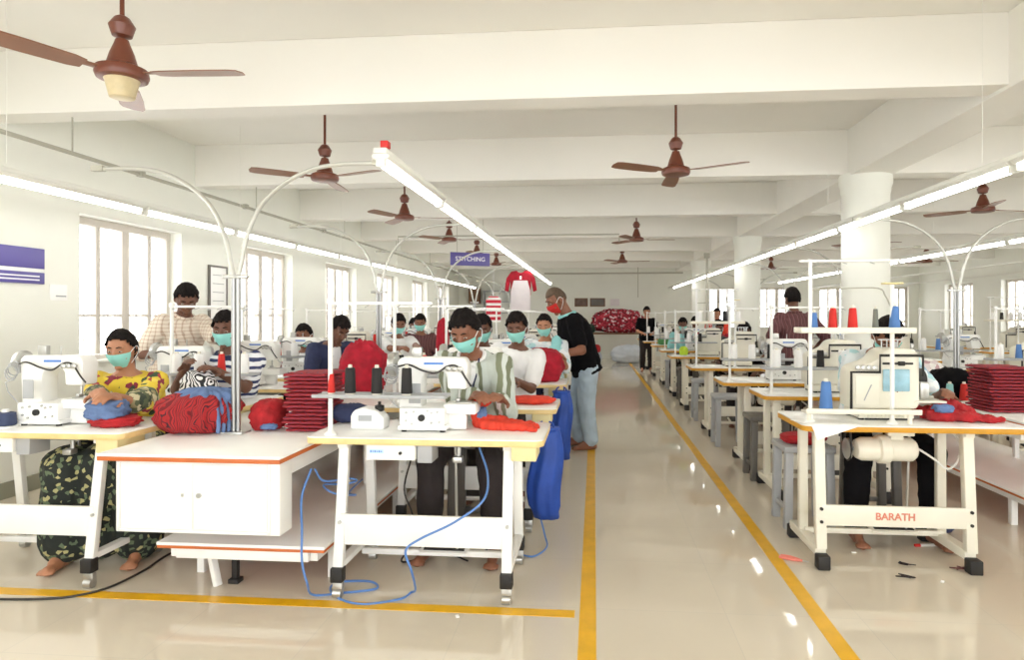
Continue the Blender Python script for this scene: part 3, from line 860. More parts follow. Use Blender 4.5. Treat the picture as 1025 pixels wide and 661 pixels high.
# low cone tray of the near right table
lt = empty('cone_tray', (1.705 - .33, 3.63, TZ), 0, 'low cream cone tray in front of the near right machine', 'tray')
MB().box((.07, 0, .062), (.60, .10, .012), None, .004).box((.07, -.047, .072), (.60, .01, .026), None, .003).build('tray', M['cream'], lt)
for x in (-.2, .33): MB().cyl((x, 0, 0), (x, 0, .056), .012, 10).build('foot', M['cream'], lt)
cone('blue', (1.705 - .44, 3.63, TZ + .0685), 'tall blue thread cone standing low at the left of near right machine', 'coloured thread cones on the near right stand', .16, .034)

# ------------------------------------------------------------------ centre worktables
def worktable(x, y0, y1, label, cab):
    L = y1 - y0
    root = empty('worktable', (x, y0, 0), 0, label, 'worktable', 'centre worktables')
    W, H, ZS = .88, .735, .25
    t = MB().box((0, L / 2, H - .007), (W, L, .014), None, .003).build('tabletop', M['top'], root)
    MB().box((0, L / 2, H - .024), (W - .002, L - .002, .0195), None, .002).build('edge_band', M['edge3'], t)
    for s_ in (-1, 1):
        MB().box((s_ * (W / 2 - .06), L / 2 + .08, H - .08), (.03, L - .20, .09), None, .003).build('apron', M['white'], root)
    sx, sl = .115, L - .24
    sh = MB().box((sx, L / 2 + .11, ZS - .008), (W - .02, sl, .016), None, .003).build('lower_shelf', M['top'], root)
    MB().box((sx, L / 2 + .11, ZS - .0235), (W - .024, sl - .004, .014), None, .002).build('edge_band', M['edge3'], sh)
    for q in (sx - .36, sx + .36):
        MB().box((q, L / 2 + .12, ZS - .058), (.04, sl - .06, .052), None, .003).build('shelf_rail', M['white'], root)
        for y in ((.50, L * .5, L - .3)):
            MB().box((q, y, .085), (.04, .04, .17), None, .003).build('leg', M['white'], root)
    MB().box((sx, .27, ZS - .058), (.68, .04, .052), None, .003).build('shelf_rail', M['white'], root)
    for q in (-.30, .33):
        for y in (1.4, L - .25):
            MB().box((q, y, (ZS + H - .035) / 2), (.035, .035, H - .035 - ZS), None, .003).build('post', M['white'], root)
    if cab:
        b = MB().box((.015, .11, .532), (.80, .12, .345), None, .006).build('cabinet', M['white'], root)
        fr = MB()
        for z in (.692, .372): fr.box((.0, .047, z), (.74, .008, .012), None, .002)
        for xx in (-.365, .365): fr.box((xx, .047, .532), (.012, .008, .33), None, .002)
        fr.build('cabinet_frame', M['white'], b)
        d = MB().box((-.18, .047, .532), (.354, .007, .30), None, .002).build('door', M['white'], root)
        d2 = MB().box((.18, .047, .532), (.354, .007, .30), None, .002).build('door', M['white'], root)
        MB().cyl((.03, .0435, .54), (.03, .036, .54), .012, 14).build('lock', M['steel'], d2)
        MB().box((-.05, .0425, .54), (.012, .004, .016), None, .001).build('latch', M['steel'], d)
        MB().bar((-.11, .35, .19), (-.055, .33, .0), .035, .03, .003).build('brace_leg', M['white'], root)
        MB().box((.01, .38, .10), (.03, .03, .19), None, .004).box((.01, .38, .012), (.055, .055, .024), None, .004).build('support_leg', M['black'], root)
    return root
worktable(-1.845, 2.755, 5.9, 'long white-topped worktable with a two-door cabinet front, left of the near machine', True)
worktable(-1.845, 5.93, 15.2, 'long white worktable behind the cabinet one, between the left rows', False)
worktable(2.98, 3.95, 14.9, 'long white worktable with a lower shelf at the right edge', False)

# ------------------------------------------------------------------ stools
def make_stool(name, h, w, m):
    root = empty(name)
    MB().box((0, 0, h - .02), (w, w, .04), None, .01).build('seat', m, root)
    for sx in (-1, 1):
        for sy in (-1, 1):
            MB().bar((sx * (w / 2 - .035), sy * (w / 2 - .035), h - .04), (sx * (w / 2 - .025), sy * (w / 2 - .025), 0), .05, .05, .005, up=(0, 1, 0)).build('leg', m, root)
    for s in (-1, 1):
        MB().box((s * (w / 2 - .028), 0, .12), (.02, w - .09, .03), None, .003).build('rung', m, root)
    return root
stG = make_stool('stool', .53, .32, M['grey']); stD = make_stool('stool', .53, .32, M['dgrey'])
tag(stG, 'light grey square stool under the red cloth beside the near right table', 'stool', 'stools'); stG.location = (1.37, 4.36, 0)
tag(stD, 'dark grey square stool beside the second table of the right row', 'stool', 'stools'); stD.location = (1.45, 5.57, 0)
for k, (x, y, s) in enumerate([(1.42, 6.95, stG), (1.45, 8.6, stG), (1.5, 10.5, stD), (1.5, 12.2, stG)]):
    copy_tree(s, (x, y, 0), label='%s grey stool beside the %s table of the right row' % ('light' if s is stG else 'dark', ORD[k + 2]), group='stools')
#%%
# ------------------------------------------------------------------ people
UP = V(0, 0, 1)
def ik(a, t, l1, l2, pole):
    d = t - a; L = d.length
    if L > (l1 + l2) * .995:
        t = a + d * ((l1 + l2) * .995 / L); d = t - a; L = d.length
    x = (l1 * l1 - l2 * l2 + L * L) / (2 * L)
    h = math.sqrt(max(l1 * l1 - x * x, 0))
    dn = d.normalized(); p = pole - dn * pole.dot(dn)
    if p.length < 1e-4: p = dn.orthogonal()
    return a + dn * x + p.normalized() * h, t

def hand(mb, wr, d, pn, sgn, curl=35):
    """palm, four unequal bent fingers and a thumb leaving the side of the palm"""
    d = d.normalized(); pn = (pn - d * pn.dot(d)).normalized(); sd = d.cross(pn)
    Mx = Matrix((d, sd, pn)).transposed().to_4x4()
    mb.ball(wr + d * .05, (.056, .040, .017), 14, 8, Mx)
    mb.capsule(wr - d * .015, wr + d * .03, .026, .026, 10)
    for k, (o, L) in enumerate(((-.030, .030), (-.0105, .036), (.0095, .034), (.029, .027))):
        p = wr + d * (.092 - abs(o) * .25) + sd * o * .95
        dd = d
        for q in range(3):
            a = R(curl * (.6 + .35 * q))
            dd2 = (dd * math.cos(a) + pn * math.sin(a)).normalized()
            e = p + dd2 * (L * (1 - .18 * q))
            mb.capsule(p - dd2 * .004, e, .0098 - .0012 * q, .0092 - .0012 * q, 8)
            p, dd = e, dd2
    t0 = wr + d * .022 + sd * sgn * .030
    t1 = t0 + (d * .55 + sd * sgn * .75 + pn * .35).normalized() * .042
    t2 = t1 + (d * .85 + sd * sgn * .25 + pn * .45).normalized() * .034
    mb.capsule(t0, t1, .0135, .0115, 8); mb.capsule(t1, t2, .011, .009, 8)

def head_pt(d):
    """front is +y; a skull with cheeks and jaw"""
    x, y, z = d
    p = V(x * .074, y * .092, z * .118)
    if z < 0:
        k = abs(z) ** 1.4
        p.x *= 1 - .34 * k
        p.y = p.y * (1 - .22 * k) + .018 * k
    if y > 0: p.y *= 1 - .08 * (1 - abs(x))
    return p

def ring(c, ax, ay, sx, sy, n=20, p=2.4):
    out = []
    for j in range(n):
        a = 2 * math.pi * j / n
        ca, sa = math.cos(a), math.sin(a)
        out.append(c + ax * (math.copysign(abs(ca) ** (2 / p), ca) * sx) + ay * (math.copysign(abs(sa) ** (2 / p), sa) * sy))
    return out

def human(label, head, yaw, lean=18, side=0, seated=True, hp=25, hy=0, hr=0, hands=None, skin='skin', shirt='white_fab', trousers='black_fab', sleeve='short',
          hair='short', mask='mask', vox=.008, sc=1.0, legspread=.14, collar=None, inner=None, extra=None, curl=35, palm=None, tuck=.06, seat=None, feet=True, elbow=.5):
    f = V(math.cos(R(yaw)), math.sin(R(yaw)), 0); rt = V(f.y, -f.x, 0)
    a, b_ = R(lean), R(side)
    u = (UP * math.cos(a) + f * math.sin(a)); u = (u * math.cos(b_) + rt * math.sin(b_)).normalized()
    sr = (rt - u * rt.dot(u)).normalized(); tf = u.cross(sr).normalized()
    fy = (f * math.cos(R(hy)) + rt * math.sin(R(hy))).normalized()
    p = R(hp)
    hd = fy * math.cos(p) - UP * math.sin(p); hu = fy * math.sin(p) + UP * math.cos(p)
    hrt = hd.cross(hu)
    if hr:
        hu, hrt = (hu * math.cos(R(hr)) + hrt * math.sin(R(hr))), (hrt * math.cos(R(hr)) - hu * math.sin(R(hr)))
    H = Vector(head)
    N = H - (hu * .115 + hd * .02) * sc - u * .035 * sc
    P = N - u * .49 * sc
    O = V(P.x, P.y, 0)
    root = empty('person', O, 0, label, 'person')
    T = lambda q: Vector(q) - O
    H, N, P = T(H), T(N), T(P)
    Mh = Matrix((hrt, hd, hu)).transposed().to_4x4()
    HM = Matrix.Translation(H) @ Mh @ Matrix.Scale(sc, 4)
    body = MB()
    prof = [(-.06, .155, .10), (0, .168, .118), (.12, .160, .112), (.25, .148, .100), (.42, .162, .110), (.60, .176, .116), (.78, .178, .104), (.88, .150, .084), (.95, .09, .062), (1.0, .058, .056)]
    def torso(mb, inf, t0=-1, t1=2, wide=1.0):
        rs = []
        for t, sx, sy in prof:
            if t < t0 or t > t1: continue
            bend = tf * (.02 * math.sin(max(t, 0) * math.pi))
            rs.append(ring(P + u * (.49 * sc * t) - bend, sr, tf, (sx * wide + inf) * sc, (sy + inf) * sc))
        mb.loft(rs)
    torso(body, 0)
    body.capsule(N - u * .03, H - hu * .06 * sc - hd * .015 * sc, .056 * sc, .050 * sc, 14)
    body.ball((0, 0, 0), 1.0, 28, 20, HM, fn=lambda d, q: head_pt(d))
    def hc(a_, b2, ra, rb): body.capsule(HM @ V(*a_), HM @ V(*b2), ra * sc, rb * sc, 10)
    hc((0, .078, .022), (0, .101, -.022), .009, .0145); hc((-.010, .090, -.026), (.010, .090, -.026), .009, .009)
    hc((-.044, .070, .034), (.044, .070, .034), .013, .013)
    hc((-.02, .079, -.058), (.02, .079, -.058), .0085, .0085); hc((-.016, .077, -.069), (.016, .077, -.069), .0095, .0095)
    body.ball(HM @ V(0, .066, -.098), .022 * sc, 12, 8)
    for s in (-1, 1):
        body.ball(HM @ V(s * .077, -.006, -.004), (.012 * sc, .021 * sc, .033 * sc), 10, 8, Mh)
        body.ball(HM @ V(s * .040, .055, -.03), .026 * sc, 10, 8)
    SH = {}; cl = MB()
    for s in (1, -1):
        S0 = N - u * .075 * sc + sr * s * .168 * sc
        tgt = hands[0 if s < 0 else 1] if hands else None
        if tgt is None: tgt = P + O + f * .32 * sc + rt * s * .12 + UP * .12
        tgt = T(tgt)
        pole = (rt * s * elbow - UP * .8 - f * .25)
        E, Wr = ik(S0, tgt, .285 * sc, .245 * sc, pole)
        body.ball(S0, .058 * sc, 12, 8); body.capsule(S0, E, .050 * sc, .040 * sc, 12); body.capsule(E, Wr, .040 * sc, .027 * sc, 12)
        pn = -UP * .8 - rt * s * .35 if palm is None else palm[0 if s < 0 else 1]
        hand(body, Wr, (Wr - E).normalized() + f * .3, Vector(pn), -s, curl)
        SH[s] = (S0, E, Wr)
    LG = {}
    for s in (1, -1):
        hj = P + rt * s * .088 * sc - u * .02
        if seated:
            zk = max(.46, min(.54, hj.z - .02)); dz = hj.z - zk; L = .42 * sc
            kn = V(0, 0, zk) + (V(hj.x, hj.y, 0)) + f * math.sqrt(max(L * L - dz * dz, .05)) + rt * s * legspread * .6
            an = kn + f * -.02 + rt * s * .01; an.z = .085
        else:
            an = V(0, 0, .085) + rt * s * .10 * sc + f * (.03 * s)
            if seat is not None: an += T(Vector(seat) + V(O.x, O.y, 0)) * 0
            kn = (hj + an) / 2 + f * .035
        body.ball(hj, .085 * sc, 12, 8); body.capsule(hj, kn, .078 * sc, .056 * sc, 14); body.capsule(kn, an, .053 * sc, .037 * sc, 12)
        toe = an + f * .17 + rt * s * .02; toe.z = .026
        heel = an - f * .035; heel.z = .036
        body.capsule(heel, toe, .034, .026, 12); body.capsule(an, toe - f * .06 + UP * .02, .038, .026, 12)
        for q in range(5):
            body.capsule(toe + rt * (q - 2) * .016 - f * (.004 * abs(q - 2)), toe + rt * (q - 2) * .017 + f * (.028 - .005 * abs(q - 2)) - UP * .006, .011, .009, 7)
        LG[s] = (hj, kn, an)
    voxel(body, 'body', M[skin], vox, 3, root)
    # clothes
    cv = max(vox * 1.25, .009)
    cl.loft([ring(P + u * (.49 * sc * t) - tf * (.02 * math.sin(max(t, 0) * math.pi)), sr, tf, (sx + .022) * sc, (sy + .022) * sc) for t, sx, sy in [(-.15, .158, .112)] + prof[:-1]])
    for s in (1, -1):
        S0, E, Wr = SH[s]
        cl.ball(S0, .072 * sc, 14, 10)
        if sleeve == 'long':
            cl.capsule(S0, E, .068 * sc, .056 * sc, 14); cl.capsule(E, E + (Wr - E) * .92, .056 * sc, .042 * sc, 14)
        else:
            cl.capsule(S0, S0 + (E - S0) * (.72 if sleeve == 'short' else .95), .068 * sc, .062 * sc, 14)
    shirt_o = voxel(cl, 'shirt', M[shirt], cv, 4, root, .010, 11)
    if collar:
        cb = MB()
        cb.tube([N - u * .012 * sc + sr * math.cos(t / 16 * 6.283) * .074 * sc + tf * math.sin(t / 16 * 6.283) * .074 * sc + u * (-.02 * max(0, math.sin(t / 16 * 6.283))) for t in range(17)], .013 * sc, 8, caps=True)
        for s in (-1, 1):
            cb.prism([(0, 0), (.045, -.015), (.03, -.065), (.0, -.04)], 0, .006, 'XZ')
            vs = cb.bm.verts[-8:]
            mtx = Matrix.Translation(N - u * .015 * sc + tf * .088 * sc) @ Matrix((sr * s, tf, u)).transposed().to_4x4()
            bmesh.ops.transform(cb.bm, matrix=mtx, verts=vs)
        cb.build('collar', M[collar], shirt_o, smooth=60)
    if inner:
        ib = MB(); rs = []
        for t, sx, sy in prof[2:]:
            if t > .95: continue
            rs.append([P + u * (.49 * sc * t) + sr * (x * .048 * (1 - .2 * t)) + tf * ((sy + .020 - .02 * math.sin(t * math.pi)) * sc + dpt) for x, dpt in ((-1, -.03), (-1, .004), (0, .012), (1, .004), (1, -.03))])
        ib.loft(rs).build('undershirt', M[inner], shirt_o, smooth=60)
    tr = MB()
    torso(tr, .010, t0=-.07, t1=.05)
    if trousers in ('greenprint', 'greenprint2'):
        for s in (1, -1):
            hj, kn, an = LG[s]
            tr.capsule(hj, kn, .115, .11, 14); tr.capsule(kn, an + UP * .05, .12, .125, 14)
        m_ = (LG[1][1] + LG[-1][1]) / 2; tr.capsule(P, m_, .12, .12, 14); tr.capsule(m_, (LG[1][2] + LG[-1][2]) / 2 + UP * .06, .12, .12, 14)
        voxel(tr, 'skirt', M[trousers], cv, 4, root, .014, 8)
    else:
        for s in (1, -1):
            hj, kn, an = LG[s]
            tr.ball(hj, .10 * sc, 14, 10); tr.capsule(hj, kn, .094 * sc, .076 * sc, 14); tr.capsule(kn, an + UP * .02, .074 * sc, .064 * sc, 14)
        voxel(tr, 'trousers', M[trousers], cv, 4, root, .010, 10)
    # hair
    hb = MB()
    def hairfn(d, q):
        w = head_pt(d) * 1.055
        w += d * (.010 + .007 * noise.noise(Vector(d) * 5.0 + V(P.x * 9, N.y * 7, 3)) + .006 * noise.noise(Vector(d) * 14 + V(1, P.x * 5, N.z)) + (.010 if hair == 'full' else 0) * max(0, d.z))
        return w
    if hair != 'bald':
        hb.ball((0, 0, 0), 1.0, 48, 34, None, fn=hairfn)
        kill = []
        for v in hb.bm.verts:
            q = v.co; ang = math.atan2(abs(q.x), q.y)   # 0 at the face, pi at the nape
            if ang < .9: line = (.072 if hair != 'long' else .088 - abs(q.x) * .25) + .008 * noise.noise(V(q.x * 60, P.x * 3, 0))
            elif ang < 1.35: line = .055 - (ang - .9) / .45 * .05
            elif ang < 1.9: line = .005 if hair != 'long' else -.03
            else: line = -.055 if hair != 'long' else -.075
            if hair == 'crop': line += .012
            if q.z < line: kill.append(v)
        bmesh.ops.delete(hb.bm, geom=kill, context='VERTS')
        ret = bmesh.ops.extrude_face_region(hb.bm, geom=hb.bm.faces[:])
        for v in [g for g in ret['geom'] if isinstance(g, bmesh.types.BMVert)]: v.co = v.co * .925
        bmesh.ops.transform(hb.bm, matrix=HM, verts=hb.bm.verts[:])
        if hair == 'long':
            hb.ball(HM @ V(0, -.10, -.045), (.045 * sc, .04 * sc, .05 * sc), 14, 10, Mh)
            hb.capsule(HM @ V(0.01, -.10, -.06), HM @ V(.02, -.12, -.25), .026, .014, 10)
        hb.build('hair', M['hair'], root, smooth=180)
    else:
        hb.ball((0, 0, 0), 1.0, 30, 22, None, fn=lambda d, q: head_pt(d) * 1.012 + d * .003)
        kill = [v for v in hb.bm.verts if v.co.z < (.055 if v.co.y > .02 else .0 if v.co.y > -.04 else -.05)]
        bmesh.ops.delete(hb.bm, geom=kill, context='VERTS')
        ret = bmesh.ops.extrude_face_region(hb.bm, geom=hb.bm.faces[:])
        for v in [g for g in ret['geom'] if isinstance(g, bmesh.types.BMVert)]: v.co = v.co * .95
        bmesh.ops.transform(hb.bm, matrix=HM, verts=hb.bm.verts[:])
        hb.build('hair', M['crop'], root, smooth=180, label='very short cropped greying hair')
    for s in (-1, 1):
        MB().ball(HM @ V(s * .031, .0775, .008), (.0120 * sc, .0075 * sc, .0036 * sc), 12, 8, Mh).build('eye', M['eye'], root, smooth=180)
        MB().ball(HM @ V(s * .031, .0828, .0068), (.0055 * sc, .0035 * sc, .0038 * sc), 10, 6, Mh).build('iris', M['iris'], root, smooth=180)
        MB().tube([HM @ V(s * .013, .0875, .032), HM @ V(s * .03, .087, .038), HM @ V(s * .048, .076, .034)], [.003 * sc, .004 * sc, .002 * sc], 6).build('eyebrow', M['hair'], root, smooth=180)
    if mask:
        mb_ = MB(); rows = []
        for i in range(9):
            z = -.102 + i / 8 * .098
            row = []
            for j in range(-7, 8):
                an_ = j / 7 * 1.12
                d = V(math.sin(an_), math.cos(an_), z / .118 if abs(z) < .118 else -1)
                w_ = math.sqrt(max(0, 1 - (z / .118) ** 2))
                q = head_pt(V(math.sin(an_) * w_, math.cos(an_) * w_, z / .118)); q.z = z
                bump_ = math.exp(-(an_ / .42) ** 2) * math.exp(-((z + .035) / .05) ** 2) * .026
                q += V(math.sin(an_), math.cos(an_), 0) * (.010 + bump_ + .0015 * math.sin(i * 2.4))
                row.append(q)
            rows.append(row)
        vs = [[mb_.bm.verts.new(HM @ q) for q in row] for row in rows]
        for i in range(8):
            for j in range(14): mb_.bm.faces.new((vs[i][j], vs[i][j + 1], vs[i + 1][j + 1], vs[i + 1][j]))
        ret = bmesh.ops.extrude_face_region(mb_.bm, geom=mb_.bm.faces[:])
        for v in [g for g in ret['geom'] if isinstance(g, bmesh.types.BMVert)]: v.co += (v.co - H).normalized() * .003
        mk = mb_.build('face_mask', M[mask], root, smooth=60)
        for s in (-1, 1):
            lp = MB()
            lp.tube([HM @ q for q in catmull([(s * .072, .045, -.008), (s * .088, .0, .022), (s * .09, -.022, .0), (s * .085, -.008, -.035), (s * .066, .035, -.08)], 4)], .0022 * sc, 6)
            lp.build('ear_loop', M['white_fab'], mk)
    return root, dict(P=P + O, N=N + O, H=H + O, SH=SH, u=u, sr=sr, tf=tf, f=f, rt=rt, O=O, LG=LG)
M['crop'] = mat('cropped_hair', (92, 74, 58), .8, var=.3, vscale=60)

def person_stool(info, label, m='dgrey'):
    """a square stool under a seated person"""
    h = info['P'].z - .105
    s = make_stool('stool', max(h, .35), .30, M[m])
    s.location = (info['P'].x - info['f'].x * .0, info['P'].y - info['f'].y * .0, 0)
    s.rotation_euler = (0, 0, math.atan2(info['f'].y, info['f'].x))
    tag(s, label, 'stool', 'stools')

# the man at the near machine, leaning far forward over it
o, i_ = human('man in olive striped shirt and teal mask bent over the near machine', (-.735, 3.62, 1.275), -92, lean=28, side=-3, hp=28, hy=12, hands=((-.50, 3.40, .92), (-.63, 3.36, .945)), skin='skin',
      shirt='olive', trousers='dkbrown_fab', sleeve='long', hair='full', vox=.0065, collar='white_fab', inner='white_fab', curl=30, sc=1.02, elbow=.12)
person_stool(i_, 'dark stool under the man in the olive striped shirt')
ln = MB().tube(catmull([i_['N'] + i_['sr'] * .05 + i_['tf'] * .06, i_['N'] - i_['u'] * .1 + i_['tf'] * .115 + i_['sr'] * .045, i_['N'] - i_['u'] * .22 + i_['tf'] * .14 + i_['sr'] * .01, i_['N'] - i_['u'] * .1 + i_['tf'] * .115 - i_['sr'] * .04, i_['N'] - i_['sr'] * .055 + i_['tf'] * .05], 6), .005, 6)
l_ = ln.build('lanyard', M['navy_fab']); l_.parent = o; l_.location = -i_['O']
# woman at the left machine
o, i_ = human('woman in yellow print top, dark skirt and teal mask at the left machine', (-2.79, 3.56, 1.17), -74, lean=10, hp=14, hy=6, hands=((-2.55, 3.22, .93), (-2.66, 3.22, .95)), skin='skin2',
      shirt='yellowprint', trousers='greenprint', sleeve='half', hair='long', vox=.0065, sc=.93, elbow=.25)
person_stool(i_, 'stool under the woman in the yellow print top', 'white')
sc_ = MB().tube(catmull([i_['N'] + i_['sr'] * .10 - i_['u'] * .06, i_['N'] - i_['u'] * .06 + i_['sr'] * .08 + i_['tf'] * .06, i_['N'] - i_['u'] * .18 + i_['tf'] * .13, i_['N'] - i_['u'] * .06 - i_['sr'] * .08 + i_['tf'] * .06, i_['N'] - i_['sr'] * .11 - i_['u'] * .06], 6), .022, 8)
l_ = sc_.build('neckband', M['greenprint2']); l_.parent = o; l_.location = -i_['O']
for sl in (-1, 1):
    S0, E, Wr = i_['SH'][sl]
    c_ = MB().capsule(E + (S0 - E) * .28, E + (Wr - E) * .35, .070, .060, 14); l_ = voxel(c_, 'sleeve_cuff', M['greenprint2'], .01, 3, o, .006)
# standing man in the checked shirt
human('man in beige checked shirt standing bent by the first window', (-3.22, 4.80, 1.50), -22, lean=14, seated=False, hp=36, hy=28, hands=((-2.80, 4.66, 1.12), (-3.22, 4.52, 1.08)), skin='skin3', shirt='check', trousers='dkbrown_fab', hair='full', mask=None, vox=.008, collar='check', sleeve='half')
# man in the navy striped polo
o, i_ = human('man in navy and white striped shirt with teal mask behind the pipe stand', (-2.60, 4.32, 1.265), -70, lean=8, hp=10, hy=10, hands=((-2.46, 4.00, 1.0), (-2.66, 3.96, 1.03)), skin='skin3', shirt='navystripe', trousers='navy_fab', hair='full', vox=.0075, sc=1.02, collar='navy_fab')
person_stool(i_, 'stool under the man in the navy striped shirt')
zc = MB().ball((-2.55, 3.93, .90), (.12, .09, .11), 24, 16, fn=lambda d, q: q * (1 + .25 * noise.noise(d * 3)))
tag(voxel(zc, 'garment', M['zebra'], .012, 3, None, .012, 14), 'black and white striped cloth held by the man in navy stripes', 'garment')
o, i_ = human('man in maroon shirt and mask far back by the second window', (-2.98, 6.35, 1.16), -90, lean=8, hp=14, hands=None, skin='skin', shirt='maroon', trousers='dkbrown_fab', hair='short', vox=.011, inner='white_fab')
person_stool(i_, 'stool under the man in the maroon shirt')
o, i_ = human('man in navy shirt bowed over crimson cloth behind the folded stack', (-2.26, 5.50, 1.245), -40, lean=20, hp=38, hy=-4, hands=((-2.0, 5.22, .92), (-2.2, 5.16, .9)), skin='skin3', shirt='navy_fab', trousers='black_fab', hair='full', mask=None, vox=.009, inner='white_fab')
person_stool(i_, 'stool under the bowed man in the navy shirt')
o, i_ = human('man in pale shirt and mask at a far left machine, nearer of two', (-2.36, 7.55, 1.26), -60, lean=12, hp=20, hands=((-2.0, 7.2, 1.0), (-2.2, 7.15, 1.0)), skin='skin', shirt='white_fab', trousers='dkbrown_fab', hair='full', vox=.012)
person_stool(i_, 'stool under the nearer pale-shirted man, far left')
o, i_ = human('man in brown shirt and mask at a far left machine, farther of two', (-2.48, 8.95, 1.26), -80, lean=8, hp=16, skin='skin', shirt='maroon', trousers='dkbrown_fab', hair='full', vox=.012)
person_stool(i_, 'stool under the farther brown-shirted man, far left')
o, i_ = human('small dark-haired person far back between the left rows', (-2.95, 10.3, 1.20), -90, lean=10, hp=20, skin='skin3', shirt='green_fab', trousers='dkbrown_fab', hair='full', vox=.014)
# middle row behind the near man
o, i_ = human('man with teal mask half hidden right behind the olive-shirted man', (-.93, 5.26, 1.255), -84, lean=6, hp=18, hy=0, hands=((-.85, 4.98, .95), (-1.02, 4.98, .95)), sc=.95, skin='skin3', shirt='bluefloral', trousers='dkbrown_fab', hair='full', vox=.009)
person_stool(i_, 'stool under the man half hidden behind the olive shirt')
o, i_ = human('man in plain white shirt and teal mask behind the second middle table', (-.59, 4.86, 1.27), -98, lean=14, side=-9, hp=16, hy=0, hands=((-.56, 4.56, .90), (-.74, 4.50, .92)), skin='skin3', shirt='white_fab', trousers='dkbrown_fab', hair='full', vox=.008, sc=.96, elbow=.15)
person_stool(i_, 'stool under the man in the plain white shirt')
o, i_ = human('woman in pale blue floral top behind the crimson heap', (-.485, 6.22, 1.27), -96, lean=12, hp=18, hy=0, hands=((-.30, 5.95, .98), (-.58, 5.95, .98)), skin='skin2', shirt='bluefloral', trousers='navy_fab', hair='long', vox=.009, sleeve='half', sc=.92, elbow=.15)
person_stool(i_, 'stool under the woman in the pale floral top')
du = MB().capsule(i_['N'] - i_['sr'] * .12 + i_['tf'] * .06, i_['N'] - i_['sr'] * .10 - i_['u'] * .34 + i_['tf'] * .13, 0.045, .05, 14)
voxel(du, 'dupatta', M['teal_fab'], .01, 3, o, .01, 12).location = -i_['O']
# the supervisor standing at the aisle
o, i_ = human('man in black shirt, pale jeans and red mask bending at the aisle', (-.385, 6.55, 1.53), 196, lean=20, seated=False, hp=34, hy=-8, hands=((-.40, 6.22, .98), (-.52, 6.72, .95)), skin='skin', shirt='black_fab', trousers='jeans', hair='bald', mask='redmask', vox=.0075, sleeve='short', sc=1.16)
sc_ = MB().tube([i_['N'] - i_['u'] * .02 + i_['sr'] * math.cos(t / 16 * 6.283) * .085 + i_['tf'] * math.sin(t / 16 * 6.283) * .08 for t in range(17)], .022, 10)
l_ = sc_.build('neck_cloth', M['teal_fab']); l_.parent = o; l_.location = -i_['O']
# right side
o, i_ = human('person with dark hair and teal mask bent behind the near right machine', (1.80, 4.12, 1.245), -92, lean=22, hp=48, hy=4, hands=((2.02, 3.90, .92), (1.66, 3.90, .95)), skin='skin', shirt='bluefloral', trousers='black_fab', hair='full', vox=.0075, sc=1.0, legspread=.2)
person_stool(i_, 'stool under the person behind the near right machine')
human('man in maroon shirt standing with his back turned, left of the column', (2.26, 7.55, 1.56), 100, lean=4, seated=False, hp=10, hy=0, skin='skin3', shirt='maroon', trousers='dkbrown_fab', hair='full', mask=None, vox=.010, collar='maroon', sleeve='half', hands=((1.95, 7.5, .95), (2.5, 7.6, .95)))
for hd_, yw, lb, sh, hr_, sd in (((1.90, 8.35, 1.155), -95, 'masked worker in dark shirt at the fourth right-row table', 'black_fab', 'full', True), ((1.93, 10.25, 1.17), -85, 'masked worker in maroon shirt at the fifth right-row table', 'maroon', 'full', True),
        ((1.62, 11.95, 1.20), -95, 'masked worker in pale blue shirt at the sixth right-row table', 'teal_fab', 'full', True), ((1.27, 15.75, 1.46), -90, 'dark-haired person standing far off at the aisle end, right side', 'black_fab', 'full', False),
        ((2.6, 13.9, 1.40), -100, 'tan-faced person standing far off between two columns', 'orange', 'crop', False), ((2.12, 13.75, 1.22), -90, 'dark-haired person seated far off left of the middle column', 'crimson', 'full', True),
        ((2.40, 12.6, 1.16), -90, 'worker in crimson seated beyond the third stool, far right row', 'crimson', 'full', True)):
    o, i_ = human(lb, hd_, yw, lean=8 if sd else 2, seated=sd, hp=18, skin='skin3' if 'tan' not in lb else 'skin2', shirt=sh, trousers='dkbrown_fab', hair=hr_, vox=.013, mask='mask' if 'masked' in lb else None)
    if sd: person_stool(i_, 'stool under the ' + lb.split(' at ')[0].split(' seated')[0].replace('masked ', '') + (' far off' if 'far' in lb else ''))
# ------------------------------------------------------------------ garments, bundles, bags
def heap_mb(c, r, e=2.6, fold=.12, freq=3.0, seg=44, rings=26, seed=0, flat=.0, tilt=0):
    """a soft lump with creases, resting on its underside at c"""
    b = MB(); sv = V(seed * 3.1, seed * 1.7, seed * .9)
    def fn(d, q):
        m = (abs(d.x) ** e + abs(d.y) ** e + abs(d.z) ** e) ** (-1 / e)
        w = V(d.x * m * r[0], d.y * m * r[1], d.z * m * r[2])
        n1 = noise.noise(d * freq + sv); n2 = 1 - abs(noise.noise(d * freq * 2.1 + sv)) * 2.2; n3 = noise.noise(d * freq * 5 + sv)
        w *= 1 + fold * (n1 * .9 + n2 * .45 + n3 * .3)
        if w.z < 0: w.z = -(abs(w.z) * (1 - flat))
        return w
    b.ball((0, 0, 0), 1.0, seg, rings, Matrix.Rotation(tilt, 4, 'Z'), fn=fn)
    zmin = min(v.co.z for v in b.bm.verts); lim = zmin * .82
    for v in b.bm.verts:
        if v.co.z < lim: v.co.z = lim
        v.co.z -= lim
    bmesh.ops.transform(b.bm, matrix=Matrix.Translation(Vector(c)), verts=b.bm.verts[:])
    return b
def heap(name, c, r, m, label, cat, group=None, **k):
    return tag(heap_mb((0, 0, 0), r, **k).build(name, m, loc=c, smooth=180), label, cat, group)

WZ = .7355
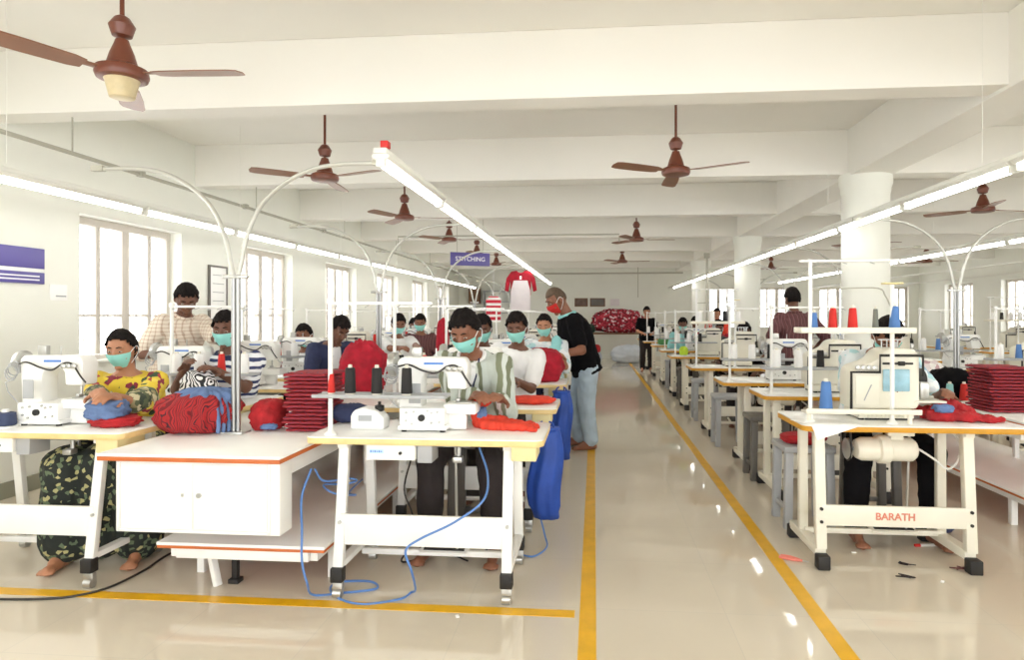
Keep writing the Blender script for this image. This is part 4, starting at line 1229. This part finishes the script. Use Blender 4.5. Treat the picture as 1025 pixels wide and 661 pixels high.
# the big tied bundle of red garments with their blue waists uppermost
root = empty('garment_bundle', (-2.155, 3.32, WZ), 0, 'large round bundle of red garments with blue tops, left of the pipe stand', 'garment bundle')
b = MB()
def fnb(d, q):
    a = math.atan2(d.y, d.x)
    m = (abs(d.x) ** 3 + abs(d.y) ** 3 + abs(d.z) ** 3.4) ** (-1 / 3.2)
    w = V(d.x * m * .20, d.y * m * .155, d.z * m * .108)
    k = 1 + .055 * math.sin(a * 24 + 3 * noise.noise(V(d.x * 2, d.y * 2, d.z * 1.5))) * (1 - abs(d.z)) + .14 * noise.noise(d * 2.2) + .04 * noise.noise(d * 7)
    return V(w.x * k, w.y * k, w.z * (1 + .10 * noise.noise(V(d.x * 4, d.y * 4, 5))))
b.ball((0, 0, .108), 1.0, 160, 36, fn=fnb)
for v in b.bm.verts: v.co.z = max(v.co.z, 0.0)
b.build('red_fold', M['bundle'], root, smooth=180)
b = MB()
def fnt(d, q):
    a = math.atan2(d.y, d.x); r_ = math.hypot(d.x, d.y)
    return V(d.x * .165, d.y * .125, d.z * .05) * (1 + .10 * math.sin(a * 15) * r_ + .10 * noise.noise(d * 3))
b.ball((.03, .02, .192), 1.0, 90, 20, fn=fnt)
b.build('blue_waist', M['denim'], root, smooth=180)
for k in range(4):
    MB().tube(catmull([(.10 + .016 * k, -.05 + .02 * k, .225), (.155 + .012 * k, -.09 + .025 * k, .16), (.175 + .010 * k, -.10 + .03 * k, .07), (.175 + .012 * k, -.105 + .03 * k, .012)], 5), [.011] * 16, 8).build('blue_strap', M['denim'], root, smooth=180)
root = empty('garment', (-1.815, 3.44, WZ), 0, 'smaller red garment heap with a blue opening, right of the pipe stand', 'garment')
heap_mb((0, 0, 0), (.085, .11, .085), seed=3, fold=.16, freq=2.5).build('red_fold', M['red_fab'], root, smooth=180)
heap_mb((.045, -.092, .012), (.042, .022, .016), seed=5, fold=.3).build('blue_lining', M['denim'], root, smooth=180)

def folded(c, sx, sy, h, seed, m):
    b = MB(); sv = seed * 7.3
    n, mrows = 26, 12
    top = []; bot = []
    for i in range(n + 1):
        for j in range(mrows + 1):
            x = (i / n - .5) * 2; y = (j / mrows - .5) * 2
            edge = max(abs(x), abs(y)) ** 10
            wx = x * sx / 2 * (1 + .05 * noise.noise(V(y * 1.5, sv, 0))); wy = y * sy / 2 * (1 + .05 * noise.noise(V(x * 1.5, sv, 9)))
            zz = .0035 * noise.noise(V(x * 3, y * 3, sv))
            top.append(b.bm.verts.new((wx, wy, h * (1 - .25 * edge) + zz))); bot.append(b.bm.verts.new((wx, wy, h * .25 * edge + zz)))
    w = mrows + 1
    for i in range(n):
        for j in range(mrows):
            a = i * w + j
            b.bm.faces.new((top[a], top[a + w], top[a + w + 1], top[a + 1])); b.bm.faces.new((bot[a], bot[a + 1], bot[a + w + 1], bot[a + w]))
    per = [i * w for i in range(n)] + [n * w + j for j in range(mrows)] + [i * w + mrows for i in range(n, 0, -1)] + [j for j in range(mrows, 0, -1)]
    for k in range(len(per)):
        a, c_ = per[k], per[(k + 1) % len(per)]
        b.bm.faces.new((top[a], top[c_], bot[c_], bot[a]))
    return b
def stack(x, y, z, n, sx, sy, what, lean=0.0):
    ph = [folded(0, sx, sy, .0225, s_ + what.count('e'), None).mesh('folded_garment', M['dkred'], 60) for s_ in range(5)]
    for k in range(n):
        o = bpy.data.objects.new('folded_garment', ph[k % 5]); C.objects.link(o)
        o.location = (x + (random.random() - .5) * .022 + lean * k, y + (random.random() - .5) * .02, z + k * .0215)
        o.rotation_euler = (0, 0, (random.random() - .5) * .12 + (math.pi if k % 2 else 0))
        pos = 'bottom one' if k == 0 else ('topmost one' if k == n - 1 else '%s from the bottom' % ORD[k])
        tag(o, 'folded red garment, %s, in the stack %s' % (pos, what), 'folded garment', 'folded red garments, stack ' + what)
stack(-1.565, 3.47, WZ, 15, .235, .26, 'left of the near machine')
stack(2.70, 4.52, WZ, 14, .27, .27, 'at the right edge')

# the orange-red garment under the man's hands
root = empty('garment', (-.52, 3.33, TZ + .001), 0, 'orange-red garment being sewn by the man in the olive shirt', 'garment')
b = MB()
for k in range(7):
    y0 = -.085 + .022 * k
    b.capsule((-.04 + .012 * (k % 3), y0 + .03, .022), (.22 - .018 * (k % 4), y0 - .02, .012), .022, .014, 10)
b.capsule((-.075, .0, .03), (-.105, .015, .12), .038, .034, 12); b.capsule((-.105, .015, .12), (-.045, .025, .14), .032, .024, 12)
b.capsule((-.06, -.02, .025), (.04, .03, .028), .036, .028, 12)
bo = voxel(b, 'red_fold', M['orange'], .006, 2, root, .012, 26)
for v in bo.data.vertices: v.co.z = max(v.co.z, 0)
heap_mb((-.068, -.022, .035), (.026, .018, .035), seed=8, fold=.3).build('blue_patch', M['denim'], root, smooth=180)
root = empty('garment', (-2.56, 3.20, TZ + .001), 0, 'blue and red garment under the hands of the woman in yellow', 'garment')
heap_mb((0.02, 0, 0), (.12, .08, .03), seed=11, fold=.2).build('red_hem', M['red_fab'], root, smooth=180)
heap_mb((-.02, -.01, .03), (.10, .07, .06), seed=12, fold=.2).build('blue_fold', M['denim'], root, smooth=180)
root = empty('garment', (2.03, 3.82, TZ + .001), 0, 'red garment with a blue patch lying beside the near right machine', 'garment')
b = MB()
for k in range(7):
    y0 = -.10 + .028 * k
    b.capsule((-.15 + .02 * (k % 3), y0 + .03, .035), (.20 - .045 * abs(k - 1), y0 - .02 - .008 * k, .014), .03, .014, 10)
b.capsule((-.12, -.05, .04), (-.02, .0, .075), .05, .045, 12); b.capsule((-.02, .0, .07), (.10, .03, .03), .045, .03, 12)
bo = voxel(b, 'red_fold', M['red_fab'], .007, 2, root, .014, 22)
for v in bo.data.vertices: v.co.z = max(v.co.z, 0)
heap_mb((-.10, -.085, .05), (.048, .035, .022), seed=14, fold=.3).build('blue_patch', M['denim'], root, smooth=180)
heap('garment', (-1.86, 5.02, WZ), (.17, .15, .21), M['crimson'], 'crimson cloth heap on the worktable before the bowed man in navy', 'garment', seed=21, fold=.2, freq=2.2)
heap('garment', (-.47, 5.72, TZ + .001), (.185, .15, .155), M['crimson'], 'crimson cloth heap on the third middle table by the aisle', 'garment', seed=22, fold=.14, freq=2.4)
heap('garment', (-.42, 4.28, TZ + .001), (.15, .10, .025), M['orange'], 'flat orange-red garment on the second middle table', 'garment', seed=23, fold=.12)
heap('garment', (-1.34, 3.44, TZ + .001), (.10, .06, .05), M['navy_fab'], 'navy cloth bunched under the thread tray of the near machine', 'garment', seed=24, fold=.15)
b = heap_mb((0, 0, 0), (.065, .06, .30), seed=26, fold=.16, freq=3)
tag(b.build('garment', M['crimson'], loc=(-1.66, 6.9, WZ), smooth=180), 'tall crimson cloth pile behind the near machine, far left worktable', 'garment')
heap('garment', (-1.95, 6.45, WZ), (.20, .15, .10), M['pileprint'], 'maroon and white print pile on the worktable far left', 'garment', seed=27)
heap('garment', (1.37, 4.36, .5305), (.13, .12, .03), M['red_fab'], 'red cloth lying on the light grey stool', 'garment', seed=28, fold=.22)
heap('garment', (1.95, 11.3, TZ + .001), (.20, .14, .13), M['orange'], 'orange cloth pile on the sixth right-row table', 'garment', seed=29)
heap('garment', (2.05, 9.68, TZ + .001), (.17, .14, .10), M['red_fab'], 'red cloth pile on the fifth right-row table', 'garment', seed=30)
heap('garment', (2.62, 7.6, WZ), (.18, .16, .14), M['pileprint'], 'maroon print cloth pile on the right worktable by column', 'garment', seed=31)
heap('garment', (2.72, 5.15, WZ), (.16, .14, .12), M['black_fab'], 'dark grey cloth bundle on the right worktable', 'garment', seed=32)
heap('garment', (2.85, 5.95, WZ), (.22, .16, .13), patches('pale_pink_print', [(0, (226, 214, 214)), (.5, (196, 160, 164)), (.75, (240, 236, 232))], 26), 'pale pink print pile on the right worktable', 'garment', seed=33)
heap('garment', (1.32, 9.64, TZ + .001), (.06, .06, .07), M['lime'], 'small lime green cloth on the fifth right-row table', 'garment', seed=34)
heap('garment', (1.40, 13.1, TZ + .001), (.12, .10, .07), M['leafgreen'], 'small green cloth on the seventh right-row table', 'garment', seed=35)
heap('garment', (2.1, 4.25, .001), (.14, .10, .06), M['navy_fab'], 'navy and red rag on the floor under the right table', 'garment', seed=36)

# blue bags hung at the table ends
def bag(loc, w, d, h, label):
    root = empty('hanging_bag', loc, 0, label, 'bag', 'blue bags at the table ends')
    b = MB(); rings_ = []
    for k in range(15):
        t = k / 14; z = -t * h
        ww = w * (.80 + .25 * math.sin(t * 2.6)) * (1 if t < .9 else .86); dd = d * (.55 + .55 * math.sin(t * 2.7)) * (1 if t < .9 else .8)
        rings_.append([V(math.cos(a) * ww / 2 * (1 + .07 * math.sin(a * 5 + t * 5)) + .012 * math.sin(t * 7), math.sin(a) * dd / 2 * (1 + .10 * math.sin(a * 7 + t * 3)), z) for a in [2 * math.pi * q / 40 for q in range(40)]])
    b.loft(rings_).build('sack', M['bag'], root, smooth=180)
    MB().tube([V(math.cos(a) * w * .41, math.sin(a) * d * .29, -.005) for a in [2 * math.pi * q / 24 for q in range(25)]], .009, 6).build('hem', M['bag'], root)
    for s in (-1, 1): MB().tube(catmull([(s * w * .25, 0, -.01), (s * w * .22, 0, .02), (s * w * .1, 0, .035)], 5), .006, 6).build('tie', M['bag'], root)
    return root
bag((-.29, 3.82, .70), .19, .16, .54, 'blue hanging bag at the aisle end behind the near machine')
bag((-.275, 5.32, .74), .17, .2, .56, 'blue hanging bag in front of the third middle table')

# hung garments
def jersey(name, loc, w, h, mt, mlow, label):
    root = empty(name, loc, 0, label, 'jersey')
    pts = [(-.16, 0), (-.07, .02), (-.04, -.01), (0, -.025), (.04, -.01), (.07, .02), (.16, 0), (.235, -.12), (.265, -.34), (.205, -.36), (.17, -.15), (.165, -.42), (-.165, -.42), (-.17, -.15), (-.205, -.36), (-.265, -.34), (-.235, -.12)]
    b = MB().prism([(x * w / .53, z * h / .70) for x, z in pts], -.028, .028, 'XZ', .012)
    b.build('shirt_body', mt, root, smooth=60)
    if mlow:
        MB().prism([(-.115 * w / .53, -.16 * h / .7), (.115 * w / .53, -.16 * h / .7), (.16 * w / .53, -.34 * h / .7), (.165 * w / .53, -.70 * h / .7), (-.165 * w / .53, -.70 * h / .7), (-.16 * w / .53, -.34 * h / .7)], -.042, -.012, 'XZ', .010).build('pale_panel', mlow, root, smooth=60)
        MB().box((0, -.03, -.11 * h / .7), (.035, .01, .06), None, .003).build('badge', M['lettering'], root)
    MB().tube(catmull([(-.12, 0, -.005), (0, 0, .035), (.12, 0, -.005)], 5), .006, 6).tube(catmull([(0, 0, .035), (0, 0, .075), (.02, 0, .10), (.035, 0, .08)], 5), .004, 6).build('hanger', M['steel'], root)
    return root
jersey('hung_jersey', (-1.27, 11.0, 2.13), .56, .68, M['crimson'], M['pinkwhite'], 'red jersey with a pale lower panel hanging under the centre rail')
root = empty('hung_garment', (-1.62, 10.2, 1.66), 0, 'red and white striped garment hanging on a cord in the middle rows', 'garment')
MB().prism([(-.07, .02), (.07, .02), (.12, -.03), (.115, -.40), (-.115, -.40), (-.12, -.03)], -.03, .03, 'XZ', .012).build('striped_body', M['redstripe'], root, smooth=60)
MB().cyl((0, 0, .0), (0, 0, .46), .004, 6).build('cord', M['white_fab'], root)

# papers, small things on the tables
def sheet(loc, pts, label, drop=-9):
    b = MB()
    nx, ny = 10, 8
    up_, dn_ = [], []
    for i in range(nx + 1):
        for j in range(ny + 1):
            x, y = i / nx, j / ny
            p = (Vector(pts[0]) * (1 - x) * (1 - y) + Vector(pts[1]) * x * (1 - y) + Vector(pts[2]) * x * y + Vector(pts[3]) * (1 - x) * y)
            p.z += .004 * math.sin(x * 3.1) * math.sin(y * 3.1) + .003
            if p.y < drop: p.z -= (drop - p.y) * 1.2; p.y = drop + (p.y - drop) * .35
            up_.append(b.bm.verts.new(p)); dn_.append(b.bm.verts.new(p - V(0, 0, .0012)))
    w_ = ny + 1
    for i in range(nx):
        for j in range(ny):
            a = i * w_ + j
            b.bm.faces.new((up_[a], up_[a + w_], up_[a + w_ + 1], up_[a + 1])); b.bm.faces.new((dn_[a], dn_[a + 1], dn_[a + w_ + 1], dn_[a + w_]))
    per = [i * w_ for i in range(nx)] + [nx * w_ + j for j in range(ny)] + [i * w_ + ny for i in range(nx, 0, -1)] + [j for j in range(ny, 0, -1)]
    for k in range(len(per)):
        b.bm.faces.new((up_[per[k]], up_[per[(k + 1) % len(per)]], dn_[per[(k + 1) % len(per)]], dn_[per[k]]))
    return tag(b.build('paper_sheet', M['paper'], loc=loc, smooth=60), label, 'paper')
sheet((1.235, 3.632, TZ + .001), [(-.05, -.15, 0), (.19, -.085, 0), (.13, .13, 0), (-.14, .07, 0)], 'white paper sheet over the left corner of the near right table', -.086)
sheet((1.33, 4.95, TZ + .001), [(-.06, -.10, 0), (.14, -.07, 0), (.10, .10, 0), (-.04, .08, 0)], 'white paper sheet on the second right-row table')
sheet((1.30, 9.50, TZ + .001), [(-.10, -.12, 0), (.22, -.10, 0), (.16, .10, 0), (-.08, .08, 0)], 'white paper sheet on the corner of the fifth right-row table')
cone('teal', (2.62, 4.98, WZ), 'pale teal thread cone standing by the right pipe stand', 'cones by the right pipe stand', .13, .03)
cone('red', (2.72, 4.98, WZ), 'red thread cone standing next to the teal one on right worktable', 'cones by the right pipe stand', .13, .03)
cone('red', (-1.295, 3.06, TZ + .2015), 'slim red thread cone left of three black ones, near machine', 'thread cones on the tray stands', .10, .018)
root = empty('bobbin_winder', (-1.17, 3.26, TZ), 0, 'white bobbin winder with a grey plate left of the near machine', 'bobbin winder')
MB().prism([(-.09, 0), (.09, 0), (.09, .06), (.05, .10), (-.02, .115), (-.07, .10), (-.09, .07)], -.05, .05, 'XZ', .012).build('housing', M['white'], root)
MB().box((-.01, -.0515, .06), (.07, .004, .03), None, .001).build('plate', M['grey'], root)
MB().lathe([(.02, 0), (.024, .004), (.024, .03), (.008, .034), (.008, .05)], (.05, 0, .09), 16).build('bobbin', M['black'], root)
root = empty('thread_spool', (-3.10, 3.12, TZ), 0, 'short fat navy thread spool in front of the left machine', 'thread spool')
MB().lathe([(.045, .01), (.05, .02), (.046, .075), (.03, .08)], (0, 0, 0), 20).build('thread', M['navyspool'], root)
MB().lathe([(.052, 0), (.052, .008), (.02, .009), (.016, .095), (.01, .096)], (0, 0, 0), 16).build('core', M['white'], root)

# hoses, cables and floor litter
pipe_thing('air_hose', [(-.58, 3.2, .70), (-.525, 3.12, .586), (-.521, 2.98, .50), (-.648, 2.93, .408), (-.806, 2.90, .334), (-.872, 2.90, .277), (-.85, 2.92, .177), (-.86, 3.02, .05), (-.90, 3.08, .006), (-.933, 3.004, .006), (-1.081, 2.938, .006), (-1.21, 2.975, .006), (-1.31, 3.08, .006),
    (-1.30, 3.17, .006), (-1.145, 3.19, .006), (-1.085, 3.11, .006), (-1.226, 3.05, .006), (-1.36, 3.0, .012), (-1.36, 2.93, .10), (-1.385, 2.93, .20), (-1.395, 2.95, .34), (-1.40, 2.96, .50), (-1.38, 3.02, .62)], .0055, M['hose'],
    'thin blue air hose trailing from the near machine along the floor', 'air hose', 8, 8)
pipe_thing('air_hose', [(-1.40, 3.1, .60), (-1.36, 3.12, .535), (-1.25, 3.16, .54), (-1.22, 3.2, .52), (-1.28, 3.2, .50), (-1.37, 3.14, .51), (-1.30, 3.1, .48), (-1.22, 3.18, .45), (-1.30, 3.3, .43), (-1.34, 3.6, .42)], .005, M['hose'], 'coiled blue air hose hanging beside the worktable shelf', 'air hose', 7, 8)
pipe_thing('power_cable', [(-3.3, 2.80, .007), (-2.9, 2.83, .007), (-2.655, 2.853, .007), (-2.514, 2.898, .007), (-2.423, 3.01, .007), (-2.40, 3.237, .007), (-2.42, 3.45, .007), (-2.36, 3.8, .007)], .006, M['cable'], 'black cable lying on the floor before the left table', 'cable', 7, 8)
pipe_thing('power_cable', [(-.99, 3.40, .60), (-1.0, 3.30, .45), (-.96, 3.32, .30), (-1.0, 3.36, .12), (-1.05, 3.45, .008), (-.86, 3.6, .008), (-.7, 3.5, .008)], .005, M['cable'], 'black cable hanging under the near table to the floor', 'cable', 7, 8)
pipe_thing('power_cable', [(-.36, 3.9, .25), (-.30, 3.85, .05), (-.28, 3.75, .008), (-.34, 3.6, .008), (-.42, 3.62, .008)], .005, M['hose'], 'short blue hose on the floor under the hanging bag', 'hose', 7, 8)
root = empty('thread_cutter', (1.09, 3.70, .003), R(-30), 'small pinkish thread cutter lying on the aisle floor', 'thread cutter')
for s in (-1, 1): MB().tube(catmull([(-.05, s * .012, .005), (0, s * .018, .006), (.05, s * .006, .005), (.07, 0, .005)], 4), [.008] * 9 + [.006] * 4, 8).build('handle', mat('pink_plastic', (224, 128, 112), .5), root)
MB().box((.085, 0, .005), (.04, .01, .004), None, .001).build('blade', M['steel'], root)
root = empty('marker_pen', (1.98, 3.98, .008), R(8), 'red and white marker lying on the floor under the right table', 'marker')
MB().cyl((-.06, 0, 0), (.06, 0, 0), .0085, 12).build('barrel', M['white'], root); MB().cyl((-.09, 0, 0), (-.058, 0, 0), .0095, 12).build('cap', M['red'], root)
for k, (x, y, t) in enumerate(((1.70, 3.66, 'right of the lettered panel'), (1.95, 3.63, 'by the right foot of the lettered table'), (1.62, 3.50, 'in the middle before the lettered panel'))):
    random.seed(40 + k)
    p = [V(x + (random.random() - .5) * .10, y + (random.random() - .5) * .06, .004 + random.random() * .012) for _ in range(9)]
    tag(MB().tube(catmull(p, 4), .003, 5).build('thread_scrap', M['dkbrown_fab'] if k != 1 else M['maroon']), 'small dark thread tangle on the floor, ' + t, 'thread scrap', 'thread scraps on the floor')
for k, (x, y, t) in enumerate(((1.49, 3.83, 'under the lettered panel'), (1.78, 3.45, 'in front of the lettered panel'), (-.62, 2.86, 'near the yellow cross line'))):
    tag(MB().box((x, y, .004), (.025, .016, .006), Matrix.Rotation(k, 3, 'Z'), .002).build('lint_scrap', M['paper']), 'tiny pale lint scrap on the floor, ' + t, 'lint scrap', 'lint scraps on the floor')

# ------------------------------------------------------------------ things on the walls and at the far end
root = empty('hanging_sign', (-2.0, 10.2, 2.28), R(28), 'purple hanging sign with white lettering STITCHING', 'sign')
MB().box((0, 0, 0), (.66, .02, .21), None, .004).build('board', M['purple'], root)
text_obj('STITCHING', .098, M['lettering'], root, (0, -.0115, 0), name='lettering', bold=.001)
for s in (-1, 1): MB().cyl((s * .22, 0, .10), (s * .22, 0, ZC - 2.28), .004, 6).build('hanger_rod', M['conduit'], root)
root = empty('notice_board', (XL + .001, 4.52, 1.62), 0, 'purple and white notice board on the left wall before the first window', 'notice board')
MB().box((.01, 0, .20), (.02, .46, .16), None, .003).build('upper_panel', M['purple'], root); MB().box((.008, 0, .105), (.016, .46, .03), None, .002).build('white_band', M['paper'], root)
lp = MB().box((.01, 0, .045), (.02, .46, .09), None, .003).build('lower_panel', M['purple'], root)
for z in (.03, .058): MB().box((.0215, -.01, z), (.003, .38, .011), None, .0005).build('pale_line', M['lettering'], lp)
root = empty('wall_notice', (XL + .001, 4.90, 1.50), 0, 'faint white paper notice on the wall left of the first window', 'notice')
MB().box((.004, 0, .06), (.006, .17, .13), None, .001).build('paper', M['paper'], root); MB().box((.0085, .02, .03), (.003, .10, .012)).build('grey_line', M['grey'], root)
root = empty('framed_board', (XL + .001, 7.12, 1.32), 0, 'white framed wall board between the first two windows', 'wall board')
MB().box((.012, 0, .31), (.014, .33, .60), None, .002).build('board', M['paper'], root)
fr = MB()
for y in (-.17, .17): fr.box((.014, y, .31), (.028, .022, .64), None, .003)
for z in (.0, .62): fr.box((.014, 0, z), (.028, .34, .022), None, .003)
fr.build('frame', M['dgrey'], root)
for k in range(4): MB().box((.0205, 0, .52 - .1 * k), (.003, .22, .008)).build('printed_line', M['grey'], root)
root = empty('wall_cabinet', (-3.85, 20.30, 1.75), 0, 'brown wall cabinet high in the far left corner', 'cabinet')
MB().box((0, .08, .25), (.36, .2, .5), None, .006).build('body', M['wood'], root)
for s in (-1, 1): MB().box((s * .085, -.026, .25), (.16, .016, .46), None, .003).build('door', M['wood'], root)
root = empty('wall_shelf', (-3.1, 20.36, 1.45), 0, 'pale wall shelf beside the brown cabinet on the far wall', 'shelf')
for z in (0, .35, .7): MB().box((0, 0, z), (.9, .26, .03), None, .003).build('board', M['grey'], root)
for s in (-1, 1): MB().box((s * .44, 0, .35), (.03, .26, .74), None, .003).build('side_panel', M['grey'], root)
for x, w_, t, m in ((-.52, .42, 'left of three', mat('brown_print', (110, 90, 80), .6, var=.4, vscale=9)), (.0, .48, 'middle of three', M['dgrey']), (.55, .34, 'right of three, palest', M['pinkwhite'])):
    root = empty('picture', (x + .1, YF - .001, 1.66), 0, 'small wall picture on the far wall, ' + t, 'picture', 'pictures on the far wall')
    MB().box((0, -.01, .13), (w_, .02, .27), None, .004).build('frame', M['wood'] if m is not M['pinkwhite'] else M['trunk'], root); MB().box((0, -.022, .13), (w_ - .06, .006, .21)).build('print', m, root)
root = empty('packing_table', (.52, 19.4, 0), 0, 'long table piled with maroon cloth at the far end of the aisle', 'table')
MB().box((0, 0, .83), (1.9, .75, .04), None, .004).build('tabletop', M['wood'], root)
for sx in (-.9, .9):
    for sy in (-.32, .32): MB().box((sx, sy, .405), (.05, .05, .81), None, .004).build('leg', M['grey'], root)
heap('cloth_pile', (.72, 19.4, .851), (.72, .32, .34), M['pileprint'], 'large maroon print cloth pile on the far table', 'cloth pile', seed=50, fold=.22, freq=3)
heap('cloth_pile', (-.22, 19.3, .851), (.24, .25, .14), M['green_fab'], 'dark green cloth pile on the far table', 'cloth pile', seed=51)
heap('sack', (1.0, 18.70, .001), (.50, .30, .26), M['sack'], 'pale blue-white sack on the floor under the far table', 'sack', seed=52, fold=.12)
heap('sack', (.05, 18.78, .001), (.16, .2, .16), M['sack'], 'small white sack on the floor beneath the green pile', 'sack', seed=53, fold=.12)
heap('cloth_pile', (.06, 18.76, .29), (.12, .12, .12), M['red_fab'], 'red cloth on the small white sack at far end', 'cloth pile', seed=54)
# ------------------------------------------------------------------ camera, light, colour
cam = bpy.data.cameras.new('camera'); co = bpy.data.objects.new('camera', cam); C.objects.link(co)
cam.sensor_width = 36; cam.lens = 36 * 640 / 1025
cam.shift_x = -26.5 / 1025; cam.shift_y = -14.5 / 1025
cam.clip_start = .05; cam.clip_end = 200
co.location = (0, 0, 1.37); co.rotation_euler = (R(90), 0, R(5))
S = bpy.context.scene
S.camera = co
w = bpy.data.worlds.new('daylight'); S.world = w; w.use_nodes = True
w.node_tree.nodes['Background'].inputs[0].default_value = (.97, .98, 1, 1)
w.node_tree.nodes['Background'].inputs[1].default_value = 5.0
def portal(loc, rot, sx, sy):
    l = bpy.data.lights.new('daylight_portal', 'AREA'); l.shape = 'RECTANGLE'; l.size = sx; l.size_y = sy; l.cycles.is_portal = True
    o = bpy.data.objects.new('daylight_portal', l); C.objects.link(o); o.location = loc; o.rotation_euler = rot
for a, c in lw:
    portal((XL - .3, (a + c) / 2, 1.6), (0, R(-90), 0), 1.3, 1.36)
    portal((XR + .3, (a + c) / 2, 1.6), (0, R(90), 0), 1.3, 1.36)
for a, c in fw: portal(((a + c) / 2, YF + .3, 1.6), (R(-90), 0, 0), c - a, 1.3)
portal((2.75, YB - .3, 1.7), (R(90), 0, 0), 14.3, 2.6)
S.view_settings.view_transform = 'Standard'; S.view_settings.look = 'None'; S.view_settings.gamma = 1; S.view_settings.use_curve_mapping = False
S.view_settings.exposure = 0.25
S.cycles.use_denoising = True
S.cycles.max_bounces = 10; S.cycles.diffuse_bounces = 6; S.cycles.transparent_max_bounces = 16
S.cycles.sample_clamp_indirect = 8
bpy.data.scenes.remove(BENCH)
